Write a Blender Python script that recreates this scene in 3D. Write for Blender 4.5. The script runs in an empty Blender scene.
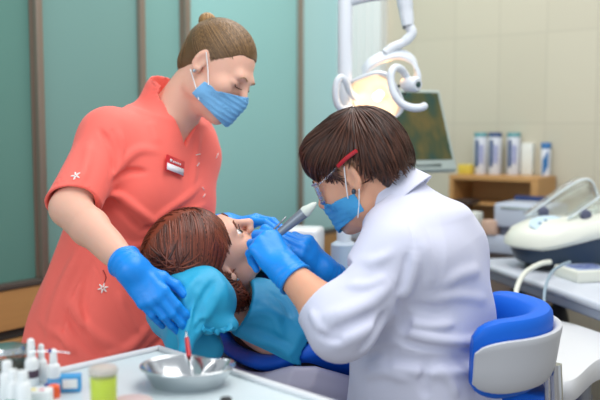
import bpy, bmesh, math, random
import numpy as np
from mathutils import Vector, Matrix
random.seed(7); rng = np.random.default_rng(7)
SC = bpy.context.scene
COL = SC.collection
# ------------------------------------------------------------------ camera, world, lights, exposure
CAM_LOC = np.array([0.0, 0.0, 1.35]); PITCH = math.radians(-5.0); FPX = 833.3
cam_d = bpy.data.cameras.new('camera'); cam = bpy.data.objects.new('camera', cam_d); COL.objects.link(cam)
cam_d.lens = 50; cam_d.sensor_width = 36; cam_d.clip_start = 0.05
cam.location = CAM_LOC; cam.rotation_euler = (math.pi/2 + PITCH, 0, 0)
cam_d.dof.use_dof = True; cam_d.dof.focus_distance = 1.72; cam_d.dof.aperture_fstop = 2.4
SC.camera = cam
SC.view_settings.view_transform = 'Standard'; SC.view_settings.look = 'None'
SC.view_settings.gamma = 1; SC.view_settings.use_curve_mapping = False
SC.view_settings.exposure = 0.1
W = bpy.data.worlds.new('world'); SC.world = W; W.use_nodes = True
W.node_tree.nodes['Background'].inputs[0].default_value = (0.88, 0.94, 1.0, 1)
W.node_tree.nodes['Background'].inputs[1].default_value = 0.62
def area(name, loc, target, sx, sy, power, col):
    l = bpy.data.lights.new(name, 'AREA'); l.shape = 'RECTANGLE'; l.size = sx; l.size_y = sy
    l.energy = power; l.color = col
    o = bpy.data.objects.new(name, l); COL.objects.link(o); o.location = loc
    o.rotation_euler = (Vector(target)-Vector(loc)).to_track_quat('-Z', 'Y').to_euler()
    return o
area('ceiling_light_near', (0.5, 1.3, 2.75), (0.3, 1.6, 0), 1.3, 1.3, 27, (1.0, 0.97, 0.93))
area('ceiling_light_far', (0.1, 2.7, 2.75), (0.2, 2.8, 0), 1.2, 0.8, 16, (1.0, 0.97, 0.93))
area('window_light', (-1.7, -0.9, 1.9), (0.0, 1.9, 1.1), 1.8, 1.4, 26, (0.93, 0.97, 1.0))

# ------------------------------------------------------------------ pixel -> place (600x400, d = depth along the optical axis)
C_F = np.array([0, math.cos(PITCH), math.sin(PITCH)]); C_U = np.array([0, -math.sin(PITCH), math.cos(PITCH)]); C_R = np.array([1.0, 0, 0])
def ray(px, py): return C_R*(px-300)/FPX + C_U*(200-py)/FPX + C_F
def P(px, py, d): return CAM_LOC + ray(px, py)*d
def Pz(px, py, z):
    r = ray(px, py); return CAM_LOC + r*((z-CAM_LOC[2])/r[2])
def V(*a): return np.array(a, float)
def nz(v):
    v = np.asarray(v, float); return v/np.linalg.norm(v)
def lerp(a, b, t): return a + (b-a)*t

# ------------------------------------------------------------------ objects
def tag(o, label=None, cat=None, group=None, kind=None):
    if label: o['label'] = label
    if cat: o['category'] = cat
    if group: o['group'] = group
    if kind: o['kind'] = kind
    return o
def empty(name, loc, label, cat, group=None, rz=0.0):
    o = bpy.data.objects.new(name, None); COL.objects.link(o); o.location = tuple(loc); o.rotation_euler = (0, 0, rz)
    o.empty_display_size = 0.05
    return tag(o, label, cat, group)
def link(name, me, mat, parent=None, smooth=True, world=True):
    o = bpy.data.objects.new(name, me); COL.objects.link(o)
    if mat is not None and len(me.materials) == 0: me.materials.append(mat)
    if smooth: me.polygons.foreach_set('use_smooth', np.ones(len(me.polygons), bool))
    if parent is not None:
        o.parent = parent
        if world: # mesh is given in world coordinates: keep it there
            o.matrix_parent_inverse = world_of(parent).inverted()
    return o
def world_of(o):
    m = Matrix.LocRotScale(o.location, o.rotation_euler, o.scale)
    return (world_of(o.parent) @ o.matrix_parent_inverse @ m) if o.parent else m
def copy_tree(o, parent=None):
    c = o.copy(); COL.objects.link(c)
    if parent is not None: c.parent = parent
    for ch in list(o.children): copy_tree(ch, c)
    return c
def mesh_np(name, v, f):
    me = bpy.data.meshes.new(name)
    v = np.ascontiguousarray(v, np.float32); f = np.ascontiguousarray(f, np.int32); n = f.shape[1]
    me.vertices.add(len(v)); me.vertices.foreach_set('co', v.ravel())
    me.loops.add(f.size); me.loops.foreach_set('vertex_index', f.ravel())
    me.polygons.add(len(f)); me.polygons.foreach_set('loop_start', np.arange(len(f), dtype=np.int32)*n)
    me.update(calc_edges=True); me.validate()
    return me
class MB:
    """collects shapes into one mesh"""
    def __init__(s): s.bm = bmesh.new(); s.mi = 0
    def _new(s, before):
        for f in s.bm.faces:
            if f.index < 0 or f not in before: f.material_index = s.mi
    def box(s, c, size, R=None, bev=0.0, seg=2):
        M = Matrix.Translation(Vector(c)) @ ((Matrix(R).to_4x4()) if R is not None else Matrix.Identity(4)) @ Matrix.Diagonal((*size, 1))
        r = bmesh.ops.create_cube(s.bm, size=1.0, matrix=M)
        fs = set(f for v in r['verts'] for f in v.link_faces)
        if bev > 0:
            es = list(set(e for v in r['verts'] for e in v.link_edges))
            q = bmesh.ops.bevel(s.bm, geom=es, offset=bev, segments=seg, profile=0.5, affect='EDGES', clamp_overlap=True)
            fs = set(q['faces']) | set(f for f in fs if f.is_valid)
        for f in fs: f.material_index = s.mi
        return s
    def rings(s, rings, cap0=True, cap1=True, closed=True):
        """list of rings (each list of points) bridged"""
        vs = [[s.bm.verts.new(Vector(p)) for p in r] for r in rings]
        n = len(vs[0]); m = n if closed else n-1
        for a, b in zip(vs[:-1], vs[1:]):
            for i in range(m):
                try: f = s.bm.faces.new((a[i], a[(i+1) % n], b[(i+1) % n], b[i])); f.material_index = s.mi
                except ValueError: pass
        if cap0: f = s.bm.faces.new(list(reversed(vs[0]))); f.material_index = s.mi
        if cap1: f = s.bm.faces.new(vs[-1]); f.material_index = s.mi
        return s
    def lathe(s, c, prof, n=28, axis=(0, 0, 1), cap0=True, cap1=True):
        A = nz(axis); X = nz(np.cross(A, V(0, 1, 0) if abs(A[1]) < .9 else V(1, 0, 0))); Y = np.cross(A, X); c = np.asarray(c, float)
        R = []
        for r, h in prof:
            r = max(r, 1e-5)
            R.append([c + A*h + (X*math.cos(t)+Y*math.sin(t))*r for t in np.linspace(0, 2*math.pi, n, endpoint=False)])
        return s.rings(R, cap0, cap1)
    def tube(s, pts, r, n=10, cap=True, up=None, flat=1.0):
        pts = [np.asarray(p, float) for p in pts]; m = len(pts)
        rr = r if hasattr(r, '__len__') else [r]*m
        prev = None; R = []
        for i in range(m):
            t = nz(pts[min(i+1, m-1)] - pts[max(i-1, 0)])
            if prev is None:
                u = up if up is not None else (V(0, 0, 1) if abs(t[2]) < .9 else V(1, 0, 0))
            else: u = prev
            x = nz(u - t*np.dot(u, t)); prev = x; y = np.cross(t, x)
            R.append([pts[i] + (x*math.cos(a)*flat + y*math.sin(a))*rr[i] for a in np.linspace(0, 2*math.pi, n, endpoint=False)])
        return s.rings(R, cap, cap)
    def prism(s, outline, c, R, th, bev=0.0):
        """2D outline (x,y) in frame R (columns), extruded th along its z, centred on z"""
        R = np.asarray(R, float); c = np.asarray(c, float)
        r0 = [c + R@V(x, y, -th/2) for x, y in outline]; r1 = [c + R@V(x, y, th/2) for x, y in outline]
        return s.rings([r0, r1])
    def done(s, name, mat, parent=None, smooth=True, bevel=0.0, sub=0, world=True, auto=True):
        bmesh.ops.recalc_face_normals(s.bm, faces=s.bm.faces)
        if auto and smooth:
            for e in s.bm.edges:
                if len(e.link_faces) == 2 and e.calc_face_angle(0) > 0.7: e.smooth = False
        me = bpy.data.meshes.new(name); s.bm.to_mesh(me); s.bm.free()
        for mm in (mat if isinstance(mat, (list, tuple)) else [mat]): me.materials.append(mm)
        o = link(name, me, None, parent, smooth, world)
        if bevel > 0:
            b = o.modifiers.new('bevel', 'BEVEL'); b.width = bevel; b.segments = 2; b.limit_method = 'ANGLE'; b.angle_limit = 0.6
        if sub > 0:
            b = o.modifiers.new('subd', 'SUBSURF'); b.levels = sub; b.render_levels = sub
        return o
def spline(pts, n=8):
    """Catmull-Rom through the points"""
    pts = [np.asarray(p, float) for p in pts]; out = []
    for i in range(len(pts)-1):
        p0 = pts[max(i-1, 0)]; p1 = pts[i]; p2 = pts[i+1]; p3 = pts[min(i+2, len(pts)-1)]
        for k in range(n):
            t = k/n
            out.append(0.5*((2*p1)+(-p0+p2)*t+(2*p0-5*p1+4*p2-p3)*t*t+(-p0+3*p1-3*p2+p3)*t**3))
    out.append(pts[-1]); return out
def rot(axis, deg): return np.array(Matrix.Rotation(math.radians(deg), 3, Vector(axis)))
def frame(x=None, y=None, z=None):
    """3x3 with orthonormal columns; first given axis exact"""
    if y is not None and z is not None:
        y = nz(y); z = nz(np.asarray(z)-y*np.dot(z, y)); x = np.cross(y, z)
    elif x is not None and z is not None:
        x = nz(x); z = nz(np.asarray(z)-x*np.dot(z, x)); y = np.cross(z, x)
    return np.stack([x, y, z], 1)

# ------------------------------------------------------------------ signed distance modelling (continuous bodies and clothes)
def smin(a, b, k):
    if k <= 0: return np.minimum(a, b)
    h = np.maximum(k-np.abs(a-b), 0)/k
    return np.minimum(a, b) - h*h*k*0.25
def cap(a, b, ra, rb=None):
    a = np.asarray(a, np.float32); b = np.asarray(b, np.float32); rb = ra if rb is None else rb; ba = b-a; L = max(float(ba@ba), 1e-9)
    def f(p):
        t = np.clip((p-a)@ba/L, 0, 1).astype(np.float32)
        return np.linalg.norm(p-a-t[:, None]*ba, axis=1) - (ra+(rb-ra)*t)
    return f
def ell(c, r, R=None):
    c = np.asarray(c, np.float32); r = np.asarray(r, np.float32)
    Rm = None if R is None else np.asarray(R, np.float32)
    def f(p):
        q = p-c
        if Rm is not None: q = q@Rm
        k0 = np.linalg.norm(q/r, axis=1); k1 = np.linalg.norm(q/(r*r), axis=1)
        return np.where(k1 > 1e-6, k0*(k0-1)/np.maximum(k1, 1e-6), -r.min())
    return f
def rbox(c, h, rnd=0.0, R=None):
    c = np.asarray(c, np.float32); h = np.asarray(h, np.float32)-rnd
    Rm = None if R is None else np.asarray(R, np.float32)
    def f(p):
        q = p-c
        if Rm is not None: q = q@Rm
        q = np.abs(q)-h
        return np.linalg.norm(np.maximum(q, 0), axis=1)+np.minimum(q.max(axis=1), 0)-rnd
    return f
def plane(c, n):
    """negative on the side the normal points away from"""
    c = np.asarray(c, np.float32); n = nz(n).astype(np.float32)
    return lambda p: (p-c)@n
def loft(base, A, Rt, st, e=2.3):
    """stations (t, off_front, off_right, a, b): superellipse sections a (right) x b (front) along axis A"""
    A = nz(A); Rt = nz(np.asarray(Rt)-A*np.dot(Rt, A)); Fw = np.cross(A, Rt)
    base = np.asarray(base, np.float32); M = np.stack([Rt, Fw, A], 1).astype(np.float32)
    st = np.array(st, float); tt = st[:, 0]
    n = 80; g = np.linspace(tt[0], tt[-1], n)
    tab = np.stack([np.interp(g, tt, st[:, i]) for i in range(1, 5)], 1)
    ker = np.hanning(13); ker /= ker.sum()
    tab = np.stack([np.convolve(np.pad(tab[:, i], 6, mode='edge'), ker, 'valid') for i in range(4)], 1)
    def f(p):
        q = (p-base)@M
        t = q[:, 2]; s = [np.interp(t, g, tab[:, i]).astype(np.float32) for i in range(4)]
        u = np.abs((q[:, 0]-s[1])/s[2]); v = np.abs((q[:, 1]-s[0])/s[3])
        rho = (u**e+v**e)**(1.0/e)
        d = (rho-1)*np.minimum(s[2], s[3])*1.0
        dz = np.maximum(tt[0]-t, t-tt[-1])
        return np.where((d > 0) & (dz > 0), np.sqrt(np.maximum(d, 0)**2+np.maximum(dz, 0)**2), np.maximum(d, dz))
    return f
def bound(f, c, r):
    c = np.asarray(c, np.float32)
    def g(p):
        d = (np.linalg.norm(p-c, axis=1)-r).astype(np.float32); m = d < 0.06
        d = np.maximum(d, 0.03)
        if m.any(): d[m] = f(p[m])
        return d
    return g
def xform(f, c, R, sc=1.0):
    c = np.asarray(c, np.float32); R = np.asarray(R, np.float32)
    return lambda p: f((p-c)@R/sc)*sc
class S:
    def __init__(s, *fs):
        s.ops = []
        for f in fs: s.u(f)
    def u(s, f, k=0.0): s.ops.append(('u', f, k)); return s
    def sub(s, f, k=0.0): s.ops.append(('s', f, k)); return s
    def i(s, f, k=0.0): s.ops.append(('i', f, k)); return s
    def disp(s, g): s.ops.append(('d', g, 0)); return s
    def __call__(s, p):
        d = None
        for o, f, k in s.ops:
            if o == 'd': d = d + f(p, d); continue
            v = f(p)
            if d is None: d = v
            elif o == 'u': d = smin(d, v, k)
            elif o == 's': d = -smin(-d, v, k)
            else: d = -smin(-d, -v, k)
        return d.astype(np.float32)
    def copy(s):
        t = S(); t.ops = list(s.ops); return t
def fold(pts, w, h, taper=True):
    """ridge (h>0) or groove (h<0) along a polyline on the surface"""
    pts = np.array(pts, np.float32); c = pts.mean(0); rad = np.linalg.norm(pts-c, axis=1).max()+w*3
    L = np.linalg.norm(pts[1:]-pts[:-1], axis=1); cum = np.concatenate([[0], np.cumsum(L)])/max(L.sum(), 1e-6)
    def g(p, d):
        out = np.zeros(len(p), np.float32)
        m = np.linalg.norm(p-c, axis=1) < rad
        if not m.any(): return out
        q = p[m]; best = np.full(len(q), 1e9, np.float32); bt = np.zeros(len(q), np.float32)
        for i in range(len(pts)-1):
            ba = pts[i+1]-pts[i]; t = np.clip((q-pts[i])@ba/max(float(ba@ba), 1e-9), 0, 1)
            dd = np.linalg.norm(q-pts[i]-t[:, None]*ba, axis=1); k = dd < best
            best[k] = dd[k]; bt[k] = (cum[i]+(cum[i+1]-cum[i])*t)[k]
        amp = np.exp(-(best/w)**2)
        if taper: amp = amp*np.minimum(1, 4*np.minimum(bt, 1-bt)+0.15)
        out[m] = -h*amp; return out
    return g
def waves(freqs, amp, seed=0, dirs=None):
    r = np.random.default_rng(seed); k = []
    for i, fr in enumerate(freqs):
        v = nz(r.normal(size=3)) if dirs is None else nz(dirs[i % len(dirs)] + 0.25*r.normal(size=3))
        k.append((v.astype(np.float32)*fr, r.uniform(0, 6.28), amp/(1+0.35*i)))
    def g(p, d):
        o = np.zeros(len(p), np.float32)
        for v, ph, a in k: o += a*np.sin(p@v + ph + 0.9*np.sin(p@v[[1, 2, 0]]*0.6+ph))
        return o
    return g
def grad(f, p, e=5e-4):
    p = p.astype(np.float32); g = np.empty_like(p)
    for i in range(3):
        q = p.copy(); q[:, i] += e; a = f(q); q[:, i] -= 2*e; g[:, i] = (a-f(q))/(2*e)
    return g
def project(f, p, off=0.0, n=4):
    p = np.array(p, np.float32).reshape(-1, 3)
    for _ in range(n):
        g = grad(f, p); d = f(p)-off
        p = p - np.clip(d/np.maximum((g*g).sum(1), 0.2), -0.03, 0.03)[:, None]*g
    return p
def hit(f, px, py, d0=1.0, d1=3.0):
    """first point of the surface seen through pixel (px,py), with its normal"""
    r = nz(ray(px, py)); o = CAM_LOC; t = d0
    for _ in range(300):
        d = float(f((o+r*t).reshape(1, 3).astype(np.float32))[0])
        if d < 3e-4: break
        t += max(d*0.6, 3e-4)
        if t > d1: return None, None
    p = o+r*t; n = nz(grad(f, p.reshape(1, 3))[0]); return p, n
def hits(f, pix, **k):
    out = []
    for a in pix:
        p, n = hit(f, *a, **k)
        if p is not None: out.append(p)
    return out
def sdf_mesh(name, f, lo, hi, h, newton=2):
    lo = np.asarray(lo, float); hi = np.asarray(hi, float); B = 8
    nb = np.ceil((hi-lo)/(h*B)).astype(int); n = nb*B
    ax = [lo[i]+(np.arange(n[i])+0.5)*h for i in range(3)]
    bx = [lo[i]+(np.arange(nb[i])+0.5)*h*B for i in range(3)]
    bc = np.stack(np.meshgrid(*bx, indexing='ij'), -1).reshape(-1, 3).astype(np.float32)
    bd = f(bc).reshape(nb)
    D = np.repeat(np.repeat(np.repeat(bd, B, 0), B, 1), B, 2).astype(np.float32)
    act = np.abs(bd) < h*B*0.87*1.35+0.012
    am = np.repeat(np.repeat(np.repeat(act, B, 0), B, 1), B, 2)
    idx = np.argwhere(am)
    vals = np.empty(len(idx), np.float32); a0, a1, a2 = [np.asarray(a, np.float32) for a in ax]
    for i in range(0, len(idx), 200000):
        q = idx[i:i+200000]; vals[i:i+200000] = f(np.stack([a0[q[:, 0]], a1[q[:, 1]], a2[q[:, 2]]], 1))
    D[idx[:, 0], idx[:, 1], idx[:, 2]] = vals
    I = D < 0
    n0, n1, n2 = D.shape
    c = np.zeros((n0-1, n1-1, n2-1), np.int8)
    for i in (0, 1):
        for j in (0, 1):
            for k in (0, 1): c += I[i:n0-1+i, j:n1-1+j, k:n2-1+k]
    cells = np.argwhere((c > 0) & (c < 8))
    vid = np.full(c.shape, -1, np.int64); vid[cells[:, 0], cells[:, 1], cells[:, 2]] = np.arange(len(cells))
    acc = np.zeros((len(cells), 3)); cnt = np.zeros(len(cells))
    cor = [(i, j, k) for i in (0, 1) for j in (0, 1) for k in (0, 1)]
    cv = {q: D[cells[:, 0]+q[0], cells[:, 1]+q[1], cells[:, 2]+q[2]] for q in cor}
    for q in cor:
        for axn in range(3):
            if q[axn] == 0:
                r = list(q); r[axn] = 1; r = tuple(r); va, vb = cv[q], cv[r]; m = (va < 0) != (vb < 0)
                t = va[m]/(va[m]-vb[m]); pt = np.tile(np.array(q, float), (m.sum(), 1)); pt[:, axn] += t
                acc[m] += pt; cnt[m] += 1
    v = lo + (cells + acc/cnt[:, None] + 0.5)*h
    fs = []
    for axn in range(3):
        u, w = [(1, 2), (2, 0), (0, 1)][axn]
        sl0 = [slice(None)]*3; sl1 = [slice(None)]*3; sl0[axn] = slice(0, -1); sl1[axn] = slice(1, None)
        a = I[tuple(sl0)]; b = I[tuple(sl1)]; e = np.argwhere(a != b)
        ok = (e[:, u] > 0) & (e[:, w] > 0) & (e[:, u] < D.shape[u]-1) & (e[:, w] < D.shape[w]-1)
        e = e[ok]; s = a[e[:, 0], e[:, 1], e[:, 2]]
        def g(du, dw):
            q = e.copy(); q[:, u] -= du; q[:, w] -= dw; return vid[q[:, 0], q[:, 1], q[:, 2]]
        quad = np.stack([g(1, 1), g(0, 1), g(0, 0), g(1, 0)], 1)
        quad[~s] = quad[~s][:, ::-1]; fs.append(quad)
    fs = np.concatenate(fs); fs = fs[(fs >= 0).all(1)]
    v = v.astype(np.float32)
    for _ in range(newton):
        out = np.empty_like(v)
        for i in range(0, len(v), 100000):
            q = v[i:i+100000]; g = grad(f, q, h*0.3); d = f(q)
            st = -(d/np.maximum((g*g).sum(1), 0.25))[:, None]*g
            ln = np.linalg.norm(st, axis=1, keepdims=True); st *= np.minimum(1, h*0.7/np.maximum(ln, 1e-9)); out[i:i+100000] = q+st*0.8
        v = out
    return mesh_np(name, v, fs)

# ------------------------------------------------------------------ materials
def srgb(h):
    if isinstance(h, str): h = [int(h[i:i+2], 16) for i in (0, 2, 4)]
    return tuple(((c/255)/12.92 if c/255 <= .04045 else ((c/255+.055)/1.055)**2.4) for c in h) + (1,)
MATS = {}
def mat(name, col, rough=0.5, metal=0.0, bump=0.0, bscale=300.0, var=0.0, vscale=6.0, sss=0.0, sssr=(1, .35, .2), trans=0.0, alpha=1.0, coat=0.0, sheen=0.0, emis=None, es=0.0, spec=0.5, stretch=None, bdist=0.002):
    if name in MATS: return MATS[name]
    m = bpy.data.materials.new(name); MATS[name] = m; m.use_nodes = True; nt = m.node_tree; b = nt.nodes['Principled BSDF']
    c = srgb(col); b.inputs['Base Color'].default_value = c
    b.inputs['Roughness'].default_value = rough; b.inputs['Metallic'].default_value = metal
    b.inputs['Specular IOR Level'].default_value = spec
    if sss: b.inputs['Subsurface Weight'].default_value = sss; b.inputs['Subsurface Radius'].default_value = sssr; b.inputs['Subsurface Scale'].default_value = 0.006
    if trans: b.inputs['Transmission Weight'].default_value = trans
    if alpha < 1: b.inputs['Alpha'].default_value = alpha
    if coat: b.inputs['Coat Weight'].default_value = coat
    if sheen: b.inputs['Sheen Weight'].default_value = sheen; b.inputs['Sheen Roughness'].default_value = 0.5
    if emis: b.inputs['Emission Color'].default_value = srgb(emis); b.inputs['Emission Strength'].default_value = es
    tc = nt.nodes.new('ShaderNodeTexCoord'); src = tc.outputs['Object']
    if stretch:
        mp = nt.nodes.new('ShaderNodeMapping'); mp.inputs['Scale'].default_value = stretch; nt.links.new(src, mp.inputs[0]); src = mp.outputs[0]
    if var:
        n = nt.nodes.new('ShaderNodeTexNoise'); n.inputs['Scale'].default_value = vscale; n.inputs['Detail'].default_value = 3; nt.links.new(src, n.inputs[0])
        mx = nt.nodes.new('ShaderNodeMix'); mx.data_type = 'RGBA'
        mx.inputs[6].default_value = tuple(x*(1-var) for x in c[:3])+(1,); mx.inputs[7].default_value = tuple(min(1, x*(1+var)) for x in c[:3])+(1,)
        nt.links.new(n.outputs[0], mx.inputs[0]); nt.links.new(mx.outputs[2], b.inputs['Base Color'])
    if bump:
        n = nt.nodes.new('ShaderNodeTexNoise'); n.inputs['Scale'].default_value = bscale; n.inputs['Detail'].default_value = 2; nt.links.new(src, n.inputs[0])
        bp = nt.nodes.new('ShaderNodeBump'); bp.inputs['Strength'].default_value = bump; bp.inputs['Distance'].default_value = bdist
        nt.links.new(n.outputs[0], bp.inputs['Height']); nt.links.new(bp.outputs[0], b.inputs['Normal'])
    return m
def hair_mat(name, dark, light, rough=0.45):
    m = bpy.data.materials.new(name); m.use_nodes = True; nt = m.node_tree; b = nt.nodes['Principled BSDF']
    b.inputs['Roughness'].default_value = rough; b.inputs['Specular IOR Level'].default_value = 0.45
    g = nt.nodes.new('ShaderNodeNewGeometry'); r = nt.nodes.new('ShaderNodeValToRGB')
    r.color_ramp.elements[0].color = srgb(dark); r.color_ramp.elements[1].color = srgb(light)
    nt.links.new(g.outputs['Random Per Island'], r.inputs[0]); nt.links.new(r.outputs[0], b.inputs['Base Color'])
    return m
# ------------------------------------------------------------------ the room: two walls meeting at K, turned against the camera
K = V(.234, 3.9, 0); E1 = V(.799, -.602, 0); E2 = V(-.602, -.799, 0); RM = np.stack([E1, -E2, V(0, 0, 1)], 1)
def R3(a, b, z=0.0): return K + E1*a + E2*b + V(0, 0, z)
def glass_b(px, py=150):
    r = ray(px, py); s = r[0]/r[1]; return (K[0]-s*K[1])/(s*E2[1]-E2[0])
def tile_a(px, py=150):
    r = ray(px, py); s = r[0]/r[1]; return (s*K[1]-K[0])/(E1[0]-s*E1[1])
def rbx(m, a0, a1, b0, b1, z0, z1, bev=0.0):
    return m.box(R3((a0+a1)/2, (b0+b1)/2, (z0+z1)/2), (abs(a1-a0), abs(b1-b0), z1-z0), RM, bev)
M_FLOOR = mat('floor_vinyl', '8f8680', rough=.5, var=.05, vscale=3)
m = MB(); rbx(m, -.6, 4.4, -.3, 4.6, -.05, 0); m.done('floor', M_FLOOR, smooth=False)['kind'] = 'structure'
# tiled wall: 20 x 36 cm glazed beige tiles with pale grout
mt = bpy.data.materials.new('beige_wall_tiles'); mt.use_nodes = True; nt = mt.node_tree; b = nt.nodes['Principled BSDF']; b.inputs['Roughness'].default_value = .35
tc = nt.nodes.new('ShaderNodeTexCoord'); mp = nt.nodes.new('ShaderNodeMapping'); sx = nt.nodes.new('ShaderNodeSeparateXYZ'); cb = nt.nodes.new('ShaderNodeCombineXYZ')
nt.links.new(tc.outputs['Object'], sx.inputs[0]); nt.links.new(sx.outputs[0], cb.inputs[0]); nt.links.new(sx.outputs[2], cb.inputs[1])
br = nt.nodes.new('ShaderNodeTexBrick'); br.offset = 0.0; br.inputs['Scale'].default_value = 1.0; br.inputs['Brick Width'].default_value = .20; br.inputs['Row Height'].default_value = .36; br.inputs['Mortar Size'].default_value = .003
br.inputs['Mortar Smooth'].default_value = .3
br.inputs['Color1'].default_value = srgb('c6c0ac'); br.inputs['Color2'].default_value = srgb('c9c3af'); br.inputs['Mortar'].default_value = srgb('bdb7a4')
mp.inputs['Location'].default_value = (.07, -.285, 0)
nt.links.new(cb.outputs[0], mp.inputs[0]); nt.links.new(mp.outputs[0], br.inputs[0]); nt.links.new(br.outputs[0], b.inputs['Base Color'])
bp = nt.nodes.new('ShaderNodeBump'); bp.inputs['Strength'].default_value = .25; bp.inputs['Distance'].default_value = .002; bp.invert = True; nt.links.new(br.outputs[1], bp.inputs['Height']); nt.links.new(bp.outputs[0], b.inputs['Normal'])
def local_box(name, a0, a1, b0, b1, z0, z1, mtl, kind=None):
    """a box whose own axes follow the room, so the tile pattern runs along the wall"""
    mm = MB(); mm.box((0, 0, (z1-z0)/2), (abs(a1-a0), abs(b1-b0), z1-z0)); o = mm.done(name, mtl, smooth=False)
    o.location = R3((a0+a1)/2, (b0+b1)/2, z0); o.rotation_euler = (0, 0, math.atan2(E1[1], E1[0]))
    if kind: o['kind'] = kind
    return o
local_box('wall_right', 0, 4.4, -.12, 0, 0, 2.9, mt, 'structure')
M_PAINT = mat('pale_blue_paint', 'b9cfd0', rough=.7)
local_box('wall_left', -.5, -.38, -.12, 4.6, 0, 2.9, M_PAINT, 'structure')
# white boxed pillar in the corner
M_PIL = mat('white_boxing', 'dfe4e2', rough=.6)
bl, br_ = glass_b(333), tile_a(386)
m = MB(); rbx(m, -.05, br_, -.01, .055, 0, 2.9)
for i in range(4): rbx(m, br_*(.15+.22*i), br_*(.15+.22*i)+.012, .055, .060, 0, 2.9)
m.done('trim_1', M_PIL, smooth=False)['kind'] = 'structure'
# wardrobe of frosted green glass doors in metal frames on a wooden base
M_ALU = mat('brushed_bronze_frame', '97897c', rough=.4, metal=.55); M_ALUD = mat('dark_rail_metal', '5d5650', rough=.5, metal=.4)  # second metal is the darker tone of the bottom rail
M_WOOD = mat('oak_panel', 'bd8f58', rough=.5, var=.12, vscale=5, stretch=(1, 1, 14)); M_TOE = mat('dark_plinth', '3a3d3c', rough=.7)
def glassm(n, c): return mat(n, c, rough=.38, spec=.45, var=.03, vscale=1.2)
cab = empty('sliding_wardrobe', R3(0, 1.2), 'tall wardrobe of frosted green glass sliding doors in bronze frames above a wooden base', 'wardrobe')
st = [glass_b(x) for x in (303, 191, 146, 44)]; ZR = .885
doors = [(st[0], -.0, .33, 'aad3d3'), (st[0], st[1], 0, '8fc2c0'), (st[1], st[2], .0, '7ba9a4'), (st[2], st[3], .0, '739b96'), (st[3], st[3]+.45, 0, '5c8a81'), (st[3]+.45, st[3]+.95, 0, '5c8a81')]  # lighter to the right: the uneven light is put into each door's colour
for i, (b0, b1, w_, c) in enumerate(doors):
    lo, hi = min(b0, b1), max(b0, b1); set_ = -.012 if i in (0, 2, 4) else 0
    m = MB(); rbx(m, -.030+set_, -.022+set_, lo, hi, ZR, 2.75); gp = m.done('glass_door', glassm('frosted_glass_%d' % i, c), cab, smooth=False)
    if i:
        w2 = .012 if i < 5 else .012
        m = MB(); rbx(m, -.034+set_, -.004, lo-w2, lo+w2, ZR, 2.75, .003); rbx(m, -.036, -.028, lo+w2, lo+w2+.006, ZR, 2.75); m.done('door_stile', M_ALU, gp)
m = MB(); rbx(m, -.036, -.002, 0, 2.6, ZR-.018, ZR, .002); m.done('bottom_rail', M_ALUD, cab)
m = MB(); rbx(m, -.04, -.006, 0, 2.6, .745, ZR-.02, .002); m.done('wooden_band', M_WOOD, cab, smooth=False)
m = MB(); rbx(m, -.04, -.022, 0, 2.6, .715, .743); m.done('dark_recess', M_TOE, cab, smooth=False)  # dark strip set back under the wooden band
for i in range(4):
    m = MB(); rbx(m, -.04, -.006, .004+i*.65, .646+i*.65, .08, .712, .003); d_ = m.done('base_door', M_WOOD, cab, smooth=False)
    m = MB(); rbx(m, -.006, .012, .28+i*.65, .37+i*.65, .66, .672, .003); m.done('handle', M_ALU, d_)
m = MB(); rbx(m, -.06, -.02, 0, 2.6, 0, .08); m.done('plinth', M_TOE, cab, smooth=False)
m = MB(); rbx(m, -.37, -.045, 0, 2.6, 0, 2.76); m.done('carcass', mat('carcass_grey', 'a9b8b4', rough=.7), cab, smooth=False)
# counter along the tiled wall
M_LAV = mat('grey_laminate', 'b7c0d0', rough=.45); M_TAUPE = mat('taupe_cabinet', '8b7c70', rough=.6)
ca0 = tile_a(400); cdep = .48; CZ = .965
cnt = empty('wall_counter', R3(ca0+.4, .25), 'long grey laminate counter against the beige tiled wall with taupe cupboards below', 'counter')
m = MB(); rbx(m, ca0, 1.02, .005, cdep, CZ-.065, CZ, .006); m.done('worktop', M_LAV, cnt)
for i in range(4):
    w_ = (1.02-ca0)/4; m = MB(); rbx(m, ca0+i*w_+.003, ca0+(i+1)*w_-.003, .02, cdep-.05, .08, CZ-.068, .003); dd = m.done('cupboard', M_TAUPE, cnt, smooth=False)
    m = MB(); rbx(m, ca0+i*w_+.04, ca0+i*w_+.05, cdep-.05, cdep-.03, .6, .74, .003); m.done('handle', M_ALU, dd)
# ------------------------------------------------------------------ people: shared anatomy
M_SKIN = mat('skin_fair', 'e3b29d', rough=0.5, sss=0.25, var=0.05, vscale=14, bump=0.12, bscale=420, spec=0.35)
M_SKIN2 = mat('skin_warm', 'dca588', rough=0.5, sss=0.25, var=0.05, vscale=14, bump=0.12, bscale=420, spec=0.35)
M_GLOVE = mat('nitrile_glove', '0a8bea', rough=0.42, bump=0.35, bscale=90, spec=0.45, bdist=0.0015)
M_MASK = mat('mask_blue', '74b2e2', rough=0.85, bump=0.2, bscale=700, var=0.06, vscale=40)
M_MASK_DEEP = mat('mask_deep_blue', '4aa5dc', rough=0.85, bump=0.2, bscale=700, var=0.06, vscale=40)
M_WHITE_CORD = mat('white_elastic', 'eef0f2', rough=0.8)
M_EYE = mat('eye_white', 'e8e4e0', rough=0.2)
M_LASH = mat('lash_dark', '33241f', rough=0.7)
M_BROW = mat('brow_brown', '6b4a35', rough=0.8)

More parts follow.
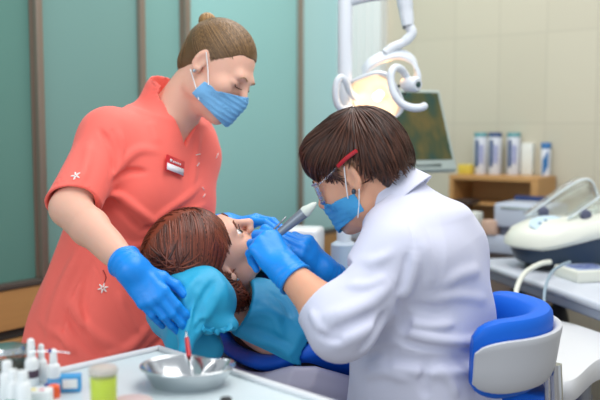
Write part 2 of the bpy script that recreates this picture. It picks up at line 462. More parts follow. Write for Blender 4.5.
def face_base():
    h = S(ell((0, -.014, .036), (.0725, .094, .083)))
    h.u(ell((0, .030, -.022), (.059, .060, .088)), .03)
    h.u(ell((0, .036, -.070), (.047, .048, .042)), .03)
    h.u(ell((0, .074, -.098), (.019, .017, .016)), .025)
    for s in (-1, 1):
        h.u(ell((s*.040, .062, -.022), (.020, .020, .020)), .022)
        h.u(ell((s*.052, .004, -.062), (.012, .026, .024)), .025)
    return h
def head_sdf():
    """unit head: x right, y forward, z up, origin between the ears"""
    h = S(ell((0, -.014, .036), (.0725, .094, .083)))
    h.u(ell((0, .030, -.022), (.059, .060, .088)), .03)
    h.u(ell((0, .036, -.070), (.047, .048, .042)), .03)
    h.u(ell((0, .074, -.098), (.019, .017, .016)), .025)
    for s in (-1, 1):
        h.u(ell((s*.040, .062, -.022), (.020, .020, .020)), .022)
        h.u(ell((s*.052, .004, -.062), (.012, .026, .024)), .025)
    h.u(cap((-.028, .083, .020), (.028, .083, .020), .011), .022)
    for s in (-1, 1): h.sub(ell((s*.032, .098, .002), (.019, .016, .012)), .014)
    h.u(cap((0, .090, .014), (0, .111, -.026), .006, .0095), .014)
    h.u(ell((0, .110, -.030), (.0095, .0095, .009)), .006)
    for s in (-1, 1): h.u(ell((s*.011, .100, -.034), (.0075, .010, .0075)), .006)
    for s in (-1, 1): h.sub(ell((s*.006, .104, -.042), (.0035, .005, .004)), .003)
    for s in (-1, 1):
        h.u(ell((s*.032, .0755, .001), (.0145, .0140, .0125)), .004)
        h.disp(fold([(s*.019, .088, -.004), (s*.032, .0905, -.0075), (s*.045, .083, -.003)], .0012, -.0022))
        h.disp(fold([(s*.020, .089, .011), (s*.032, .091, .0125), (s*.046, .083, .009)], .0015, -.0012))
    h.u(ell((0, .087, -.061), (.021, .010, .0058)), .008)
    h.u(ell((0, .086, -.071), (.018, .010, .0065)), .007)
    h.disp(fold([(-.022, .085, -.066), (0, .098, -.066), (.022, .085, -.066)], .0014, -.003))
    for s in (-1, 1):
        e = S(ell((0, 0, .002), (.006, .0175, .030), rot((1, 0, 0), -12)))
        e.u(ell((0, .004, -.022), (.006, .010, .012)), .008)
        e.sub(ell((s*.0065, .003, .002), (.0045, .0095, .018), rot((1, 0, 0), -12)), .004)
        e.u(ell((s*.001, .012, -.004), (.0045, .004, .007)), .004)
        R = rot((0, 0, 1), s*22)
        h.u(xform(e, (s*.0745, -.010, .0), R), .006)
    return h
HEAD = head_sdf()
class Head:
    def __init__(s, c, F, U, sc=1.0):
        s.c = np.asarray(c, float); F = nz(F); s.R = frame(y=F, z=U); s.sc = sc
        s.f = bound(xform(HEAD, s.c, s.R, sc), s.c, .17*sc)
    def w(s, x, y, z): return s.c + s.R@(V(x, y, z)*s.sc)
    def loc(s, p): return ((p-s.c.astype(np.float32))@s.R.astype(np.float32))/s.sc

FL = [(.044, .026, .021), (.048, .030, .022), (.044, .028, .022), (.034, .021, .019)]
FR = [.0094, .0096, .0090, .0080]
KN = [(.026, .088, .0), (.008, .092, .003), (-.011, .088, .002), (-.028, .079, -.003)]
class Hand:
    """right=True: thumb = N x D. N = back of the hand, D = wrist to knuckles. curls: 4 x (mcp,pip,dip) deg"""
    def __init__(s, W, D, N, right, curls, spread=(8, 2, -4, -10), thumb=((.55, .72, -.42), (.25, .9, -.35)), sc=.95, grow=0.0):
        D = nz(D); N = nz(np.asarray(N)-D*np.dot(N, D)); T = np.cross(N, D) if right else np.cross(D, N)
        s.W = np.asarray(W, float); s.M = np.stack([T, D, N], 1); s.sc = sc; s.curls = curls; s.spread = spread; s.thumb = thumb
        s.tips = []; s.joints = []
    def pt(s, q): return s.W + s.M@(np.asarray(q, float)*s.sc)
    def sdf(s, grow=0.0):
        sc = s.sc; f = S(cap(s.pt((.0, -.01, 0)), s.pt((.0, .012, 0)), .021*sc+grow, .021*sc+grow))
        f.u(cap(s.pt((.010, .0, 0)), s.pt((.012, .02, 0)), .017*sc+grow), .01); f.u(cap(s.pt((-.012, .0, 0)), s.pt((-.012, .02, 0)), .016*sc+grow), .01)
        for i, k in enumerate(KN): f.u(cap(s.pt((k[0]*.55, .018, -.002)), s.pt(k), .0150*sc+grow, .0112*sc+grow), .012)
        f.u(ell(s.pt((.020, .045, -.013)), (.016*sc+grow, .030*sc+grow, .012*sc+grow), s.M), .012)
        f.u(ell(s.pt((-.022, .040, -.010)), (.013*sc+grow, .032*sc+grow, .012*sc+grow), s.M), .012)
        s.tips = []; s.joints = []
        allf = None
        for i in range(4):
            p = np.array(KN[i], float); a = 0; g = S(); sp = math.radians(s.spread[i]); js = [s.pt(p)]
            for j in range(3):
                a += math.radians(s.curls[i][j]); L = FL[i][j]
                d = V(math.sin(sp)*math.cos(a), math.cos(sp)*math.cos(a), -math.sin(a))
                q = p + d*L; r0 = FR[i]*(1-.09*j); r1 = FR[i]*(1-.09*(j+1))
                g.u(cap(s.pt(p), s.pt(q), r0*sc+grow, r1*sc+grow), .003); p = q; js.append(s.pt(q))
            s.tips.append(js[-1]); s.joints.append(js)
            f.u(g, .0055)
        t1, t2 = [nz(t) for t in s.thumb]; p0 = V(.014, .022, -.010); p1 = p0+nz(V(.62, .70, -.25)*1.0 + t1*.5)*.046; p2 = p1+t1*.033; p3 = p2+t2*.026
        g = S(cap(s.pt(p0), s.pt(p1), .0155*sc+grow, .0125*sc+grow)); g.u(cap(s.pt(p1), s.pt(p2), .0118*sc+grow, .0105*sc+grow), .004); g.u(cap(s.pt(p2), s.pt(p3), .0108*sc+grow, .009*sc+grow), .004)
        f.u(g, .008); s.thumb_pts = [s.pt(p0), s.pt(p1), s.pt(p2), s.pt(p3)]
        return bound(f, s.pt((0, .09, -.01)), .135*sc)
def glove(name, hand, elbow, person, cuff=.055, mtl=None, seed=1, fr=.030):
    f = S(hand.sdf(.0012)); A = nz(np.asarray(elbow)-hand.W); e = hand.W + A*(cuff+.012)
    f.u(cap(hand.W-A*.004, e+A*.03, .0305, fr), .015)
    f.disp(lambda p, d: (.0006*np.sin(((p-hand.W)@A)*520+np.sin(p[:, 0]*90)*1.5)*np.exp(-(((p-hand.W)@A-.012)/.022)**2)).astype(np.float32))
    f.disp(waves([160, 210], .0004, seed))
    ring = hand.W + A*cuff
    f.disp(lambda p, d: (-.0018*np.exp(-(((p-ring)@A)/.0022)**2)).astype(np.float32))
    f.i(plane(ring+A*.002, A)); rc = .0305+(fr-.0305)*(cuff+.004)/(cuff+.046)-.0050; f.sub(cap(ring-A*.006, ring+A*.05, rc, rc+.004), .001)
    pts = np.array([hand.pt((0, .09, 0))]); lo = hand.pt((0, .07, -.01))-.155; hi = hand.pt((0, .07, -.01))+.155
    me = sdf_mesh(name, f, lo, hi, .0021)
    return link(name, me, mtl or M_GLOVE, person), f

def cap_locks(f, roots, dirs, L, r, steps=8, lift=0.003, flat=0.45, jitter=0.3, seg=5, gravity=None, grav=0.0, spread=0.0, endlift=0.0):
    """tapered strands that hug the surface f: vectorised; returns verts, faces"""
    n = len(roots); p = project(f, roots, lift); pts = [p.copy()]; nrm = []
    dirs = dirs if callable(dirs) else np.array(dirs, np.float32); L = np.broadcast_to(np.asarray(L, np.float32), (n,)); wob = rng.normal(size=(n, 3)).astype(np.float32)*jitter
    for k in range(steps):
        g = grad(f, p); g /= np.linalg.norm(g, axis=1, keepdims=True)+1e-9; nrm.append(g)
        t = dirs(p) if callable(dirs) else dirs + wob
        if gravity is not None: t = t + np.asarray(gravity, np.float32)*grav*(k/steps)
        t = t-(t*g).sum(1, keepdims=True)*g*(1.0 if endlift == 0 else .8); t /= np.linalg.norm(t, axis=1, keepdims=True)+1e-9
        dirs = t if not callable(dirs) else dirs
        p = p+t*(L/steps)[:, None]
        off = lift+endlift*(k/steps)**2
        d = f(p); g2 = grad(f, p); p = p-np.clip(d-off, -.02, .02)[:, None]*g2*(1.0 if endlift == 0 else .7); pts.append(p.copy())
    g = grad(f, p); g /= np.linalg.norm(g, axis=1, keepdims=True)+1e-9; nrm.append(g)
    pts = np.stack(pts, 1); nrm = np.stack(nrm, 1); tan = np.gradient(pts, axis=1); tan /= np.linalg.norm(tan, axis=2, keepdims=True)+1e-9
    bi = np.cross(tan, nrm); bi /= np.linalg.norm(bi, axis=2, keepdims=True)+1e-9
    prof = np.sin(np.linspace(0.35, math.pi*.97, steps+1))**.7
    rr = np.broadcast_to(np.asarray(r, np.float32), (n,))[:, None]*prof[None]
    an = np.linspace(0, 2*math.pi, seg, endpoint=False)
    v = pts[:, :, None]+rr[:, :, None, None]*(bi[:, :, None]*np.cos(an)[None, None, :, None]+nrm[:, :, None]*(np.sin(an)*flat)[None, None, :, None])
    m = steps+1; base = (np.arange(n)*m*seg)[:, None, None]; i = np.arange(m-1)[None, :, None]*seg; j = np.arange(seg)[None, None, :]; j1 = (j+1) % seg
    fa = np.stack([base+i+j, base+i+j1, base+i+seg+j1, base+i+seg+j], -1).reshape(-1, 4)
    return v.reshape(-1, 3), fa
def join_np(parts):
    vs = []; fs = []; o = 0
    for v, f in parts: vs.append(v); fs.append(f+o); o += len(v)
    return np.concatenate(vs), np.concatenate(fs)
def mesh_arrays(me):
    v = np.empty(len(me.vertices)*3, np.float32); me.vertices.foreach_get('co', v); f = np.empty(len(me.polygons)*4, np.int32); me.polygons.foreach_get('vertices', f)
    return v.reshape(-1, 3), f.reshape(-1, 4)
def brow(name, H, f, s, person, mtl, r=.0022):
    pts = project(f, [H.w(s*x, .10, z) for x, z in ((.014, .021), (.024, .026), (.036, .027), (.048, .020))], .0008)
    MB().tube(spline(pts, 5), [r*(1-.55*abs(i/15-.35)) for i in range(16)], 6).done(name, mtl, person)
def lash(name, H, f, s, person, mtl, z0=-.0055):
    pts = project(f, [H.w(s*x, .10, z) for x, z in ((.019, z0+.003), (.026, z0), (.034, z0-.0008), (.042, z0+.001), (.047, z0+.005))], .0008)
    MB().tube(spline(pts, 4), [.0007+.0005*math.sin(i/16*3.1) for i in range(17)], 6).done(name, mtl, person)
def face_mask(name, H, person, mtl, cords=True, w=.076, top=-.006, bot=-.108, back=.020, off=.003, nose=1.0):
    """pleated surgical mask: a bulging shell over nose and chin"""
    b = S(face_base()); b.u(ell((0, .098-.012*(1-nose), -.036), (.014*nose, .022*nose, .026)), .045*nose); b.u(ell((0, .074, -.084), (.030, .026*nose, .028)), .04*nose); b.disp(lambda p, d: np.full(len(p), -off, np.float32))
    b.disp(lambda p, d: (.0007*np.sin((p[:, 2]+.02)*2*math.pi/.013)*np.exp(-(p[:, 0]/.05)**4)).astype(np.float32))
    b.disp(waves([90, 140], .0006, 4))
    shell = S(b); shell.sub(S(b).disp(lambda p, d: np.full(len(p), .0018, np.float32)))
    # ear line: mask narrows towards the loops, top edge rises over the nose
    shell.i(plane((0, back, 0), (0, -1, .25)), .002)
    shell.i(lambda p: (p[:, 2]-(top-.42*np.abs(p[:, 0]))).astype(np.float32), .002)
    shell.i(lambda p: ((bot+.16*np.abs(p[:, 0])-.16*(p[:, 1]-.05))-p[:, 2]).astype(np.float32), .002)
    shell.i(plane((w, 0, 0), (1, .25, 0)), .002); shell.i(plane((-w, 0, 0), (-1, .25, 0)), .002)
    me = sdf_mesh(name, shell, (-.08, .0, -.135), (.08, .14, .02), .0016)
    v, f = mesh_arrays(me); v = v@(H.R.T*H.sc)+H.c
    me.vertices.foreach_set('co', v.astype(np.float32).ravel()); me.update()
    o = link(name, me, mtl, person)
    if cords:
        for s in (-1, 1):
            ear_t = project(H.f, [H.w(s*.080, -.006, .026)], .003)[0]; ear_b = project(H.f, [H.w(s*.077, -.014, -.026)], .003)[0]
            for z, ez in ((-.038, ear_t), (-.086, ear_b)):
                a = project(H.f, [H.w(s*.070, back+.008, z)], .004)[0]; mid = project(H.f, [lerp(a, ez, .5)], .003)[0]
                MB().tube(spline([a, lerp(a, mid, .5)+(mid-a)*0, mid, ez], 5), .0013, 6).done('ear_loop', M_WHITE_CORD, o)
    return o
# ------------------------------------------------------------------ standing person in the coral tunic
M_CORAL = mat('coral_cotton', 'fd7064', rough=0.75, bump=0.25, bscale=900, sheen=0.15, var=0.03, vscale=8)
M_HAIR_N = hair_mat('hair_light_brown', '4c3620', '8d6c45', .42)
M_HAIR_NB = mat('hair_light_brown_base', '684c30', rough=.5, bump=.3, bscale=250)
nurse = empty('person', (0, 0, 0), 'standing person in a coral tunic and blue mask, fair hair in a bun', 'person', 'dental staff')
nH = Head(P(217, 70, 1.95), V(.75, -.40, -.53), V(.55, -.06, .81), .925)
nPel = P(114, 345, 2.06); nNeck = P(176, 110, 1.985); nA = nz(nNeck-nPel); nL = np.linalg.norm(nNeck-nPel); nR = V(-.64, -.77, 0)
nFw = np.cross(nA, nz(nR-nA*np.dot(nR, nA))); nRt = nz(nR-nA*np.dot(nR, nA))
nShR = P(109, 135, 1.90); nElR = P(70, 208, 1.775); nWrR = P(130, 267, 1.60)
nShL = P(189, 143, 2.12); nElL = P(190, 236, 2.16); nWrL = P(226, 226, 1.99)
nHandR = Hand(nWrR, P(156, 300, 1.585)-nWrR, V(-.30, -.80, .52), True, [(14, 16, 10), (16, 16, 10), (18, 18, 10), (20, 20, 12)], (1, 0, -1, -2), thumb=((.30, .92, -.22), (.05, .98, -.15)), sc=.88)
nHandL = Hand(nWrL, V(.80, -.35, .20), V(-.30, .15, .93), False, [(15, 25, 15), (18, 28, 15), (20, 30, 18), (25, 35, 20)], sc=.93)
def nst(g): return [(-.95, -.01, 0, .05, .05)]
TUN = [(-.36, .0, 0, .250, .190), (-.10, -.005, 0, .232, .172), (.04, -.01, 0, .222, .160), (.16, -.020, 0, .200, .142), (.27, -.028, 0, .182, .130), (.36, -.030, 0, .176, .124), (.43, -.028, 0, .172, .116), (.50, -.020, 0, .155, .100), (.545, -.028, 0, .118, .080), (.575, -.030, 0, .082, .066)]
nb = S(loft(nPel, nA, nRt, [(t, o, r, a-.018, b-.016) for t, o, r, a, b in TUN]))
nb.u(cap(nNeck-nA*.04-nFw*.02, nH.w(0, -.028, -.035), .060, .050), .035)
nb.u(nH.f, .02)
for sh, el, wr in ((nShR, nElR, nWrR), (nShL, nElL, nWrL)):
    nb.u(cap(sh, el, .048, .041), .03); nb.u(cap(el, lerp(el, wr, .35), .040, .0415), .012); nb.u(cap(lerp(el, wr, .35), wr, .039, .0245), .012)
for s in (1, -1):
    hip = nPel+nRt*s*.09-nA*.02; kn = V(hip[0]+.0, hip[1]-.02, .48); an = V(hip[0]-.01, hip[1]+.01, .10)
    nb.u(cap(hip, kn, .085, .060), .03); nb.u(cap(kn, an, .056, .040), .02)
nb.u(nHandR.sdf(-.0014), .008); nb.u(nHandL.sdf(-.0014), .008)
nb.disp(waves([45, 70], .0008, 3))
me = sdf_mesh('body', nb, (-.62, 1.45, .05), (.12, 2.45, 1.66), .0034)
link('body', me, M_SKIN, nurse)

# tunic
nt_ = S(loft(nPel, nA, nRt, TUN, 2.2))
for s in (1, -1): nt_.u(ell(nPel+nA*.375+nRt*s*.066+nFw*.052, (.068, .056, .085), np.stack([nRt, nFw, nA], 1)), .06)
slR = lerp(nShR, nElR, .93); slL = lerp(nShL, nElL, .8)
shc = nPel+nA*.50-nFw*.02
nt_.u(cap(shc+nRt*.08, nShR, .070, .060), .06); nt_.u(cap(shc-nRt*.10, nShL, .075, .064), .06)
nt_.u(cap(nShR, lerp(nShR, nElR, 1.1), .057, .058), .035); nt_.u(cap(nShL, lerp(nShL, nElL, 1.0), .062, .060), .035)
nt_.u(cap(nNeck-nA*.05-nFw*.028, nNeck+nA*.030-nFw*.030, .078, .064), .03)   # standing collar
aR = nz(nElR-nShR); aL = nz(nElL-nShL)
nt_.sub(S(cap(slR-aR*.02, slR+aR*.15, .047, .052)), .002)
nt_.sub(S(cap(slR+aR*.012, slR+aR*.2, .10, .1)).i(plane(slR+aR*.005, -(aR+.45*nFw))), .002)
nt_.sub(S(cap(slL+aL*.05, slL+aL*.2, .10, .1)), .002)
nv0 = .528
def vneck(p):
    q = p-nPel.astype(np.float32); u = np.abs(q@nRt.astype(np.float32)); v = q@nFw.astype(np.float32); t = q@nA.astype(np.float32)
    return np.maximum(np.maximum(u-(t-nv0)*.62, -(v+.005)), (nv0-t)*.5).astype(np.float32)
nt_.sub(vneck, .004)
nt_.sub(cap(nNeck-nA*.06-nFw*.025, nNeck+nA*.2-nFw*.02, .061, .058), .003)
nt_.i(plane(nPel-nA*.36, -nA), .004)
base = nt_.copy()
def nf(pix, w, h):
    pts = hits(base, pix)
    if len(pts) > 1: nt_.disp(fold(spline(pts, 4), w*.9, h*1.7))
# folds seen on the cloth
for pix, w, h in [
    ([(112, 178), (125, 160), (140, 150), (158, 152)], .010, .007), ([(113, 182), (128, 172), (146, 172)], .008, -.006),
    ([(108, 196), (122, 198), (140, 212), (158, 226)], .010, .007), ([(112, 205), (125, 215), (140, 230)], .008, -.006),
    ([(150, 225), (168, 210), (188, 196), (200, 184)], .009, .005), ([(140, 232), (160, 222), (180, 210)], .007, -.005),
    ([(100, 130), (112, 150), (114, 175)], .007, -.006), ([(90, 140), (86, 165), (78, 185)], .012, .004),
    ([(118, 130), (122, 150), (116, 172)], .008, .005), ([(140, 95), (150, 120), (158, 145)], .012, .003),
    ([(118, 240), (132, 246), (150, 242)], .008, .005), ([(80, 250), (62, 290), (48, 340)], .016, .006),
    ([(90, 265), (84, 305), (90, 345)], .010, -.005), ([(70, 300), (90, 330), (120, 350)], .012, .007), ([(66, 312), (84, 342), (110, 362)], .010, -.006),
    ([(150, 325), (130, 348), (105, 355)], .012, .007), ([(165, 335), (140, 357), (110, 362)], .009, -.006),
    ([(118, 290), (126, 315), (140, 335)], .010, .005), ([(40, 320), (60, 335), (75, 355)], .010, .005),
    ([(200, 130), (196, 160), (192, 190)], .010, .003), ([(205, 205), (185, 214), (165, 232)], .008, .005)]:
    nf(pix, w, h)
def seam(pix, w=.0022, h=-.002):
    pts = hits(base, pix)
    if len(pts) > 1: nt_.disp(fold(spline(pts, 4), w, h, False))
seam([(88, 268), (75, 292), (66, 320), (58, 352)], .0025, -.0025)         # side seam
seam([(126, 85), (118, 105), (112, 130), (110, 160), (108, 185)], .0025, -.002)   # armhole
seam([(93, 262), (103, 283), (108, 300)], .002, -.0018)
nt_.disp(waves([30, 44, 60], .0016, 11))
me = sdf_mesh('tunic', nt_, (-.66, 1.62, .36), (.14, 2.42, 1.47), .0033)
tunic = link('tunic', me, M_CORAL, nurse)
# trousers and shoes below the tunic
tr = S()
for s in (1, -1):
    hip = nPel+nRt*s*.09-nA*.02; kn = V(hip[0], hip[1]-.02, .48); an = V(hip[0]-.01, hip[1]+.01, .07)
    tr.u(cap(hip, kn, .105, .085), .02); tr.u(cap(kn, an, .084, .078), .02)
tr.i(plane((0, 0, .05), (0, 0, -1)), .004)
link('trousers', sdf_mesh('trousers', tr, (-.72, 1.7, .03), (0, 2.4, .84), .008), M_CORAL, nurse)
M_SHOE = mat('white_shoe', 'e8e8ea', rough=.5)
for s in (1, -1):
    hip = nPel+nRt*s*.09; c = V(hip[0]-.01, hip[1]+.01, .035)+V(.77, -.64, 0)*.05
    f = S(ell(c+V(0, 0, .005), (.047, .125, .050), frame(y=(.77, -.64, 0), z=(0, 0, 1)))); f.i(plane((0, 0, .0), (0, 0, -1)), .004)
    link('shoe', sdf_mesh('shoe', f, c-.15, c+.15, .006), M_SHOE, nurse)
# embroidery, stitched stars and ties on the tunic
M_STITCH = mat('white_stitch', 'f3e4e0', rough=.8); M_STITCHG = mat('grey_stitch', '8f8088', rough=.8)
def star(px, py, r, parent, n=5, off=0.2):
    p, nn = hit(nt_, px, py)
    if p is None: return
    X = nz(np.cross(nn, V(0, 0, 1))); Y = np.cross(nn, X); m = MB()
    for k in range(n):
        a = off+k*2*math.pi/n; q = project(nt_, [p+(X*math.cos(a)+Y*math.sin(a))*r*t for t in (.15, .6, 1)], .0012)
        m.tube(q, [.0018, .0022, .0010], 6)
    m.done('embroidered_star', M_STITCH, parent)
star(76, 176, .011, tunic); star(103, 288, .012, tunic, 6)
for i, (a, b) in enumerate([((218, 153), (216, 158)), ((219, 187), (224, 190)), ((222, 194), (220, 199)), ((196, 155), (200, 154)), ((199, 163), (197, 166)), ((202, 187), (204, 190)), ((205, 194), (203, 197))]):
    q = hits(nt_, [a, b])
    if len(q) == 2: MB().tube([x+V(0, -.001, 0) for x in project(nt_, q, .0012)], .0011, 6).done('stitch_mark', M_STITCH, tunic)
p, nn = hit(nt_, 103, 283)
if p is not None:
    q = project(nt_, [hit(nt_, *a)[0] for a in ((104, 284), (106, 277), (103, 270))], .001); MB().tube(spline(q, 3), .0010, 6).done('drawstring', mat('dark_red_cord', '9a2f33', rough=.8), tunic)
# name badge: red upper half with white lettering, white lower half
p, nn = hit(nt_, 173, 166)
X = nz(np.cross(V(0, 0, 1), nn)); Y = np.cross(nn, X); th = math.radians(-17); X, Y = X*math.cos(th)+Y*math.sin(th), Y*math.cos(th)-X*math.sin(th); B = np.stack([X, Y, nn], 1)
ctr = p+nn*.006
badge = MB().box(ctr, (.065, .037, .003), B, .001).done('name_badge', mat('badge_red', 'c8202e', rough=.35), tunic)
MB().box(ctr+Y*-.0085+nn*.0019, (.060, .0155, .001), B).done('white_strip', mat('badge_white', 'e6e6ee', rough=.4), badge)
m = MB()
for i, (x, w_, h_, z) in enumerate([(-.017, .010, .008, .008), (-.008, .005, .006, .007), (-.002, .004, .006, .007), (.004, .004, .006, .007), (.010, .004, .006, .007), (.016, .004, .006, .007)]):
    m.box(ctr+X*x+Y*z+nn*.0019, (w_*.75, h_*.8, .0008), B)
m.done('badge_lettering', mat('badge_white', 'e6e6ee'), badge)
# hair
hs = ell((0, -.017, .040), (.0765, .0985, .0865)); HN = S(hs); HN.u(ell((0, -.065, -.020), (.050, .040, .045)), .03)
nhl = lambda p: ((p[:, 1]*.646-(p[:, 2])*.763)-(.0005+.35*np.maximum(.055-np.abs(p[:, 0]), 0)*np.clip((p[:, 2]-.02)/.05, 0, 1)*-.45)+.010*np.exp(-((np.abs(p[:, 0])-.042)/.018)**2)*(p[:, 1] > 0)).astype(np.float32)
HNc = S(HN); HNc.i(nhl, .005)
me = sdf_mesh('hair', HNc, (-.1, -.14, -.09), (.1, .11, .15), .0024)
va, fa = mesh_arrays(me)
n = 1300; th = rng.uniform(-1.25, 1.25, n); ph = rng.uniform(-.25, 1.0, n)
# roots along the hairline, combed back to the bun
rx = np.sin(th)*.085; s_ = np.abs(np.sin(th))
root = np.stack([rx, .055-.065*s_**2.2+rng.normal(size=n)*.010, .098-.10*s_**2+rng.normal(size=n)*.012], 1)
k = rng.random(n) < .35; root[k] = np.stack([rng.uniform(-.05, .05, k.sum()), -.085+rng.normal(size=k.sum())*.01, rng.uniform(-.06, .0, k.sum())], 1)
bun = V(0, -.088, .076)
vl, fl = cap_locks(HN, root, lambda p: (bun.astype(np.float32)-p), np.minimum(.15, np.linalg.norm(root-bun, axis=1)*1.1), rng.uniform(.0007, .0015, n), 9, .0004, .35)
bm_ = []
for i in range(40):   # bun coils
    a0 = rng.uniform(0, 6.28); rr = rng.uniform(.010, .019); h = rng.uniform(-.012, .016)
bS = S(ell(bun+V(0, -.010, .010), (.026, .020, .022), rot((1, 0, 0), 40)))
mb = sdf_mesh('b', bS, bun-.05, bun+.05, .002); vb, fb = mesh_arrays(mb)
n2 = 90; rb = bun+V(0, -.01, .01)+rng.normal(size=(n2, 3))*.02
ax = nz(V(0, -.7, .7)).astype(np.float32); bc_ = (bun+V(0, -.010, .010)).astype(np.float32)
v2, f2 = cap_locks(bS, rb, lambda p: np.cross(ax, p-bc_)+0.15*ax, .07, rng.uniform(.002, .0035, n2), 10, .001, .6)
vj, fj = join_np([(va, fa), (vl, fl)])
hair = link('hair', mesh_np('hair', vj@(nH.R.T*nH.sc)+nH.c, fj), M_HAIR_N, nurse)
vj, fj = join_np([(vb, fb), (v2, f2)])
link('hair_bun', mesh_np('hair_bun', vj@(nH.R.T*nH.sc)+nH.c, fj), hair_mat('hair_bun_brown', '80603c', 'b08a58', .42), hair)
# face
for s in (1, -1): brow('eyebrow', nH, nb, s, nurse, mat('brow_fair', 'a37a5c', rough=.8), .0014); lash('eyelashes', nH, nb, s, nurse, M_LASH)
face_mask('face_mask', nH, nurse, M_MASK, back=.034, bot=-.095, top=-.009)
eb = nH.w(.082, -.004, -.028); m = MB(); m.lathe(eb+V(0, -.004, 0), [(.0001, -.005), (.004, -.003), (.005, 0), (.004, .003), (.0001, .005)], 10); m.done('earring', mat('earring_silver', 'a9b0b8', rough=.25, metal=.8), nurse)
glove('glove', nHandR, nElR, nurse, .022, seed=2, fr=.038); glove('glove', nHandL, nElL, nurse, .03, seed=3, fr=.034)
# ------------------------------------------------------------------ seated person in the white coat
M_COAT = mat('white_coat_cotton', 'cfd2e6', rough=0.8, bump=0.2, bscale=900, sheen=0.1, var=0.015, vscale=6)
M_HAIR_D = hair_mat('hair_dark_brown', '23120e', '5a3424', .36)
dent = empty('person', (.22, 1.72, 0), 'seated person with short dark brown hair in a white coat and blue mask', 'person', 'dental staff')
dH = Head(P(360, 173, 1.69), V(-.815, .40, -.42), V(-.42, .09, .90), .94)
dPel = P(426, 446, 1.74); dNeck = P(404, 206, 1.70); dA = nz(dNeck-dPel); dR = V(.5, .866, 0); dRt = nz(dR-dA*np.dot(dR, dA)); dFw = np.cross(dA, dRt); dL = np.linalg.norm(dNeck-dPel)
dShL = P(396, 250, 1.565); dElL = P(341, 327, 1.49); dWrL = P(288, 272, 1.565)
dShR = P(424, 246, 1.86); dElR = P(398, 330, 1.84); dWrR = P(326, 274, 1.70)
# left hand closes on the chin, right hand holds the hand piece
dHandL = Hand(dWrL, P(264, 240, 1.60)-dWrL, V(.35, -.86, .38), False, [(35, 42, 22), (48, 50, 28), (58, 55, 30), (66, 58, 30)], (6, 2, -2, -6), thumb=((.35, .80, -.60), (.0, .75, -.66)), sc=.93)
dHandR = Hand(dWrR, P(298, 240, 1.655)-dWrR, V(.30, -.70, .64), True, [(30, 45, 25), (38, 48, 28), (46, 52, 30), (52, 55, 30)], (6, 2, -2, -6), thumb=((.30, .85, -.5), (.0, .85, -.5)), sc=.93)
CO = [(-.14, .01, 0, .215, .165), (.0, .0, 0, .212, .160), (.10, -.005, 0, .196, .150), (.19, -.015, 0, .186, .140), (.28, -.020, 0, .186, .134), (.36, -.020, 0, .172, .116), (.41, -.026, 0, .146, .098), (.45, -.034, 0, .125, .088), (.475, -.040, 0, .085, .070)]
dNk = nz(V(-.66, .22, .72)); dNc = P(393, 198, 1.70)
db = S(loft(dPel, dA, dRt, [(t, o, r, a-.02, b-.02) for t, o, r, a, b in CO]))
db.u(cap(dNc-dNk*.06, dH.w(0, -.030, -.035), .056, .050), .03); db.u(dH.f, .02)
for sh, el, wr in ((dShL, dElL, dWrL), (dShR, dElR, dWrR)):
    db.u(cap(sh, el, .048, .041), .03); db.u(cap(el, lerp(el, wr, .35), .040, .041), .012); db.u(cap(lerp(el, wr, .35), wr, .0405, .026), .012)
dHip = [dPel+dRt*s*.10-dA*.02 for s in (1, -1)]
dKn = [V(dHip[0][0]-.36, dHip[0][1]+.27, .52), V(dHip[1][0]-.40, dHip[1][1]+.02, .50)]
dAn = [V(dKn[0][0]+.02, dKn[0][1]-.02, .09), V(dKn[1][0]+.05, dKn[1][1], .09)]
for h, k_, a_ in zip(dHip, dKn, dAn): db.u(cap(h, k_, .078, .055), .03); db.u(cap(k_, a_, .052, .038), .02)
db.u(dHandL.sdf(-.0014), .008); db.u(dHandR.sdf(-.0014), .008)
db.disp(waves([45, 70], .0007, 5))
link('body', sdf_mesh('body', db, (-.35, 1.28, .03), (.52, 2.22, 1.52), .0034), M_SKIN2, dent)
# coat
dc = S(loft(dPel, dA, dRt, CO, 2.25))
dc.u(cap(dPel+dA*.425-dFw*.045-dRt*.11, dShL, .075, .060), .07); dc.u(cap(dPel+dA*.425-dFw*.045+dRt*.11, dShR, .068, .062), .06)
dc.u(cap(dShL, dElL, .060, .056), .05); dc.u(cap(dElL, lerp(dElL, dWrL, .7), .055, .048), .03)
dc.u(cap(dPel+dA*.39-dFw*.045, dNc-dNk*.005, .092, .064), .10)
dc.u(cap(dShR, dElR, .066, .060), .05); dc.u(cap(dElR, lerp(dElR, dWrR, .45), .058, .050), .03)
for s, h, k_ in zip((1, -1), dHip, dKn): dc.u(cap(h, lerp(h, k_, .75), .098, .085), .05)
dc.sub(S(cap(dNc, dNc+dNk*.2, .12)).i(plane(dNc+dNk*.004, -dNk)), .003); dc.sub(cap(dNc-dNk*.05, dNc+dNk*.2, .057, .060), .004)
fL = nz(dWrL-dElL); cL = lerp(dElL, dWrL, .40); fR_ = nz(dWrR-dElR); cR = lerp(dElR, dWrR, .28)
dc.sub(S(cap(cL, cL+fL*.2, .10)).i(plane(cL, -fL)), .004)
dc.sub(cap(cL-fL*.03, cL+fL*.1, .042, .045), .003)
dc.sub(S(cap(cR, cR+fR_*.2, .09)).i(plane(cR, -fR_)), .004); dc.sub(cap(cR-fR_*.03, cR+fR_*.1, .042, .045), .003)
dbase = dc.copy()
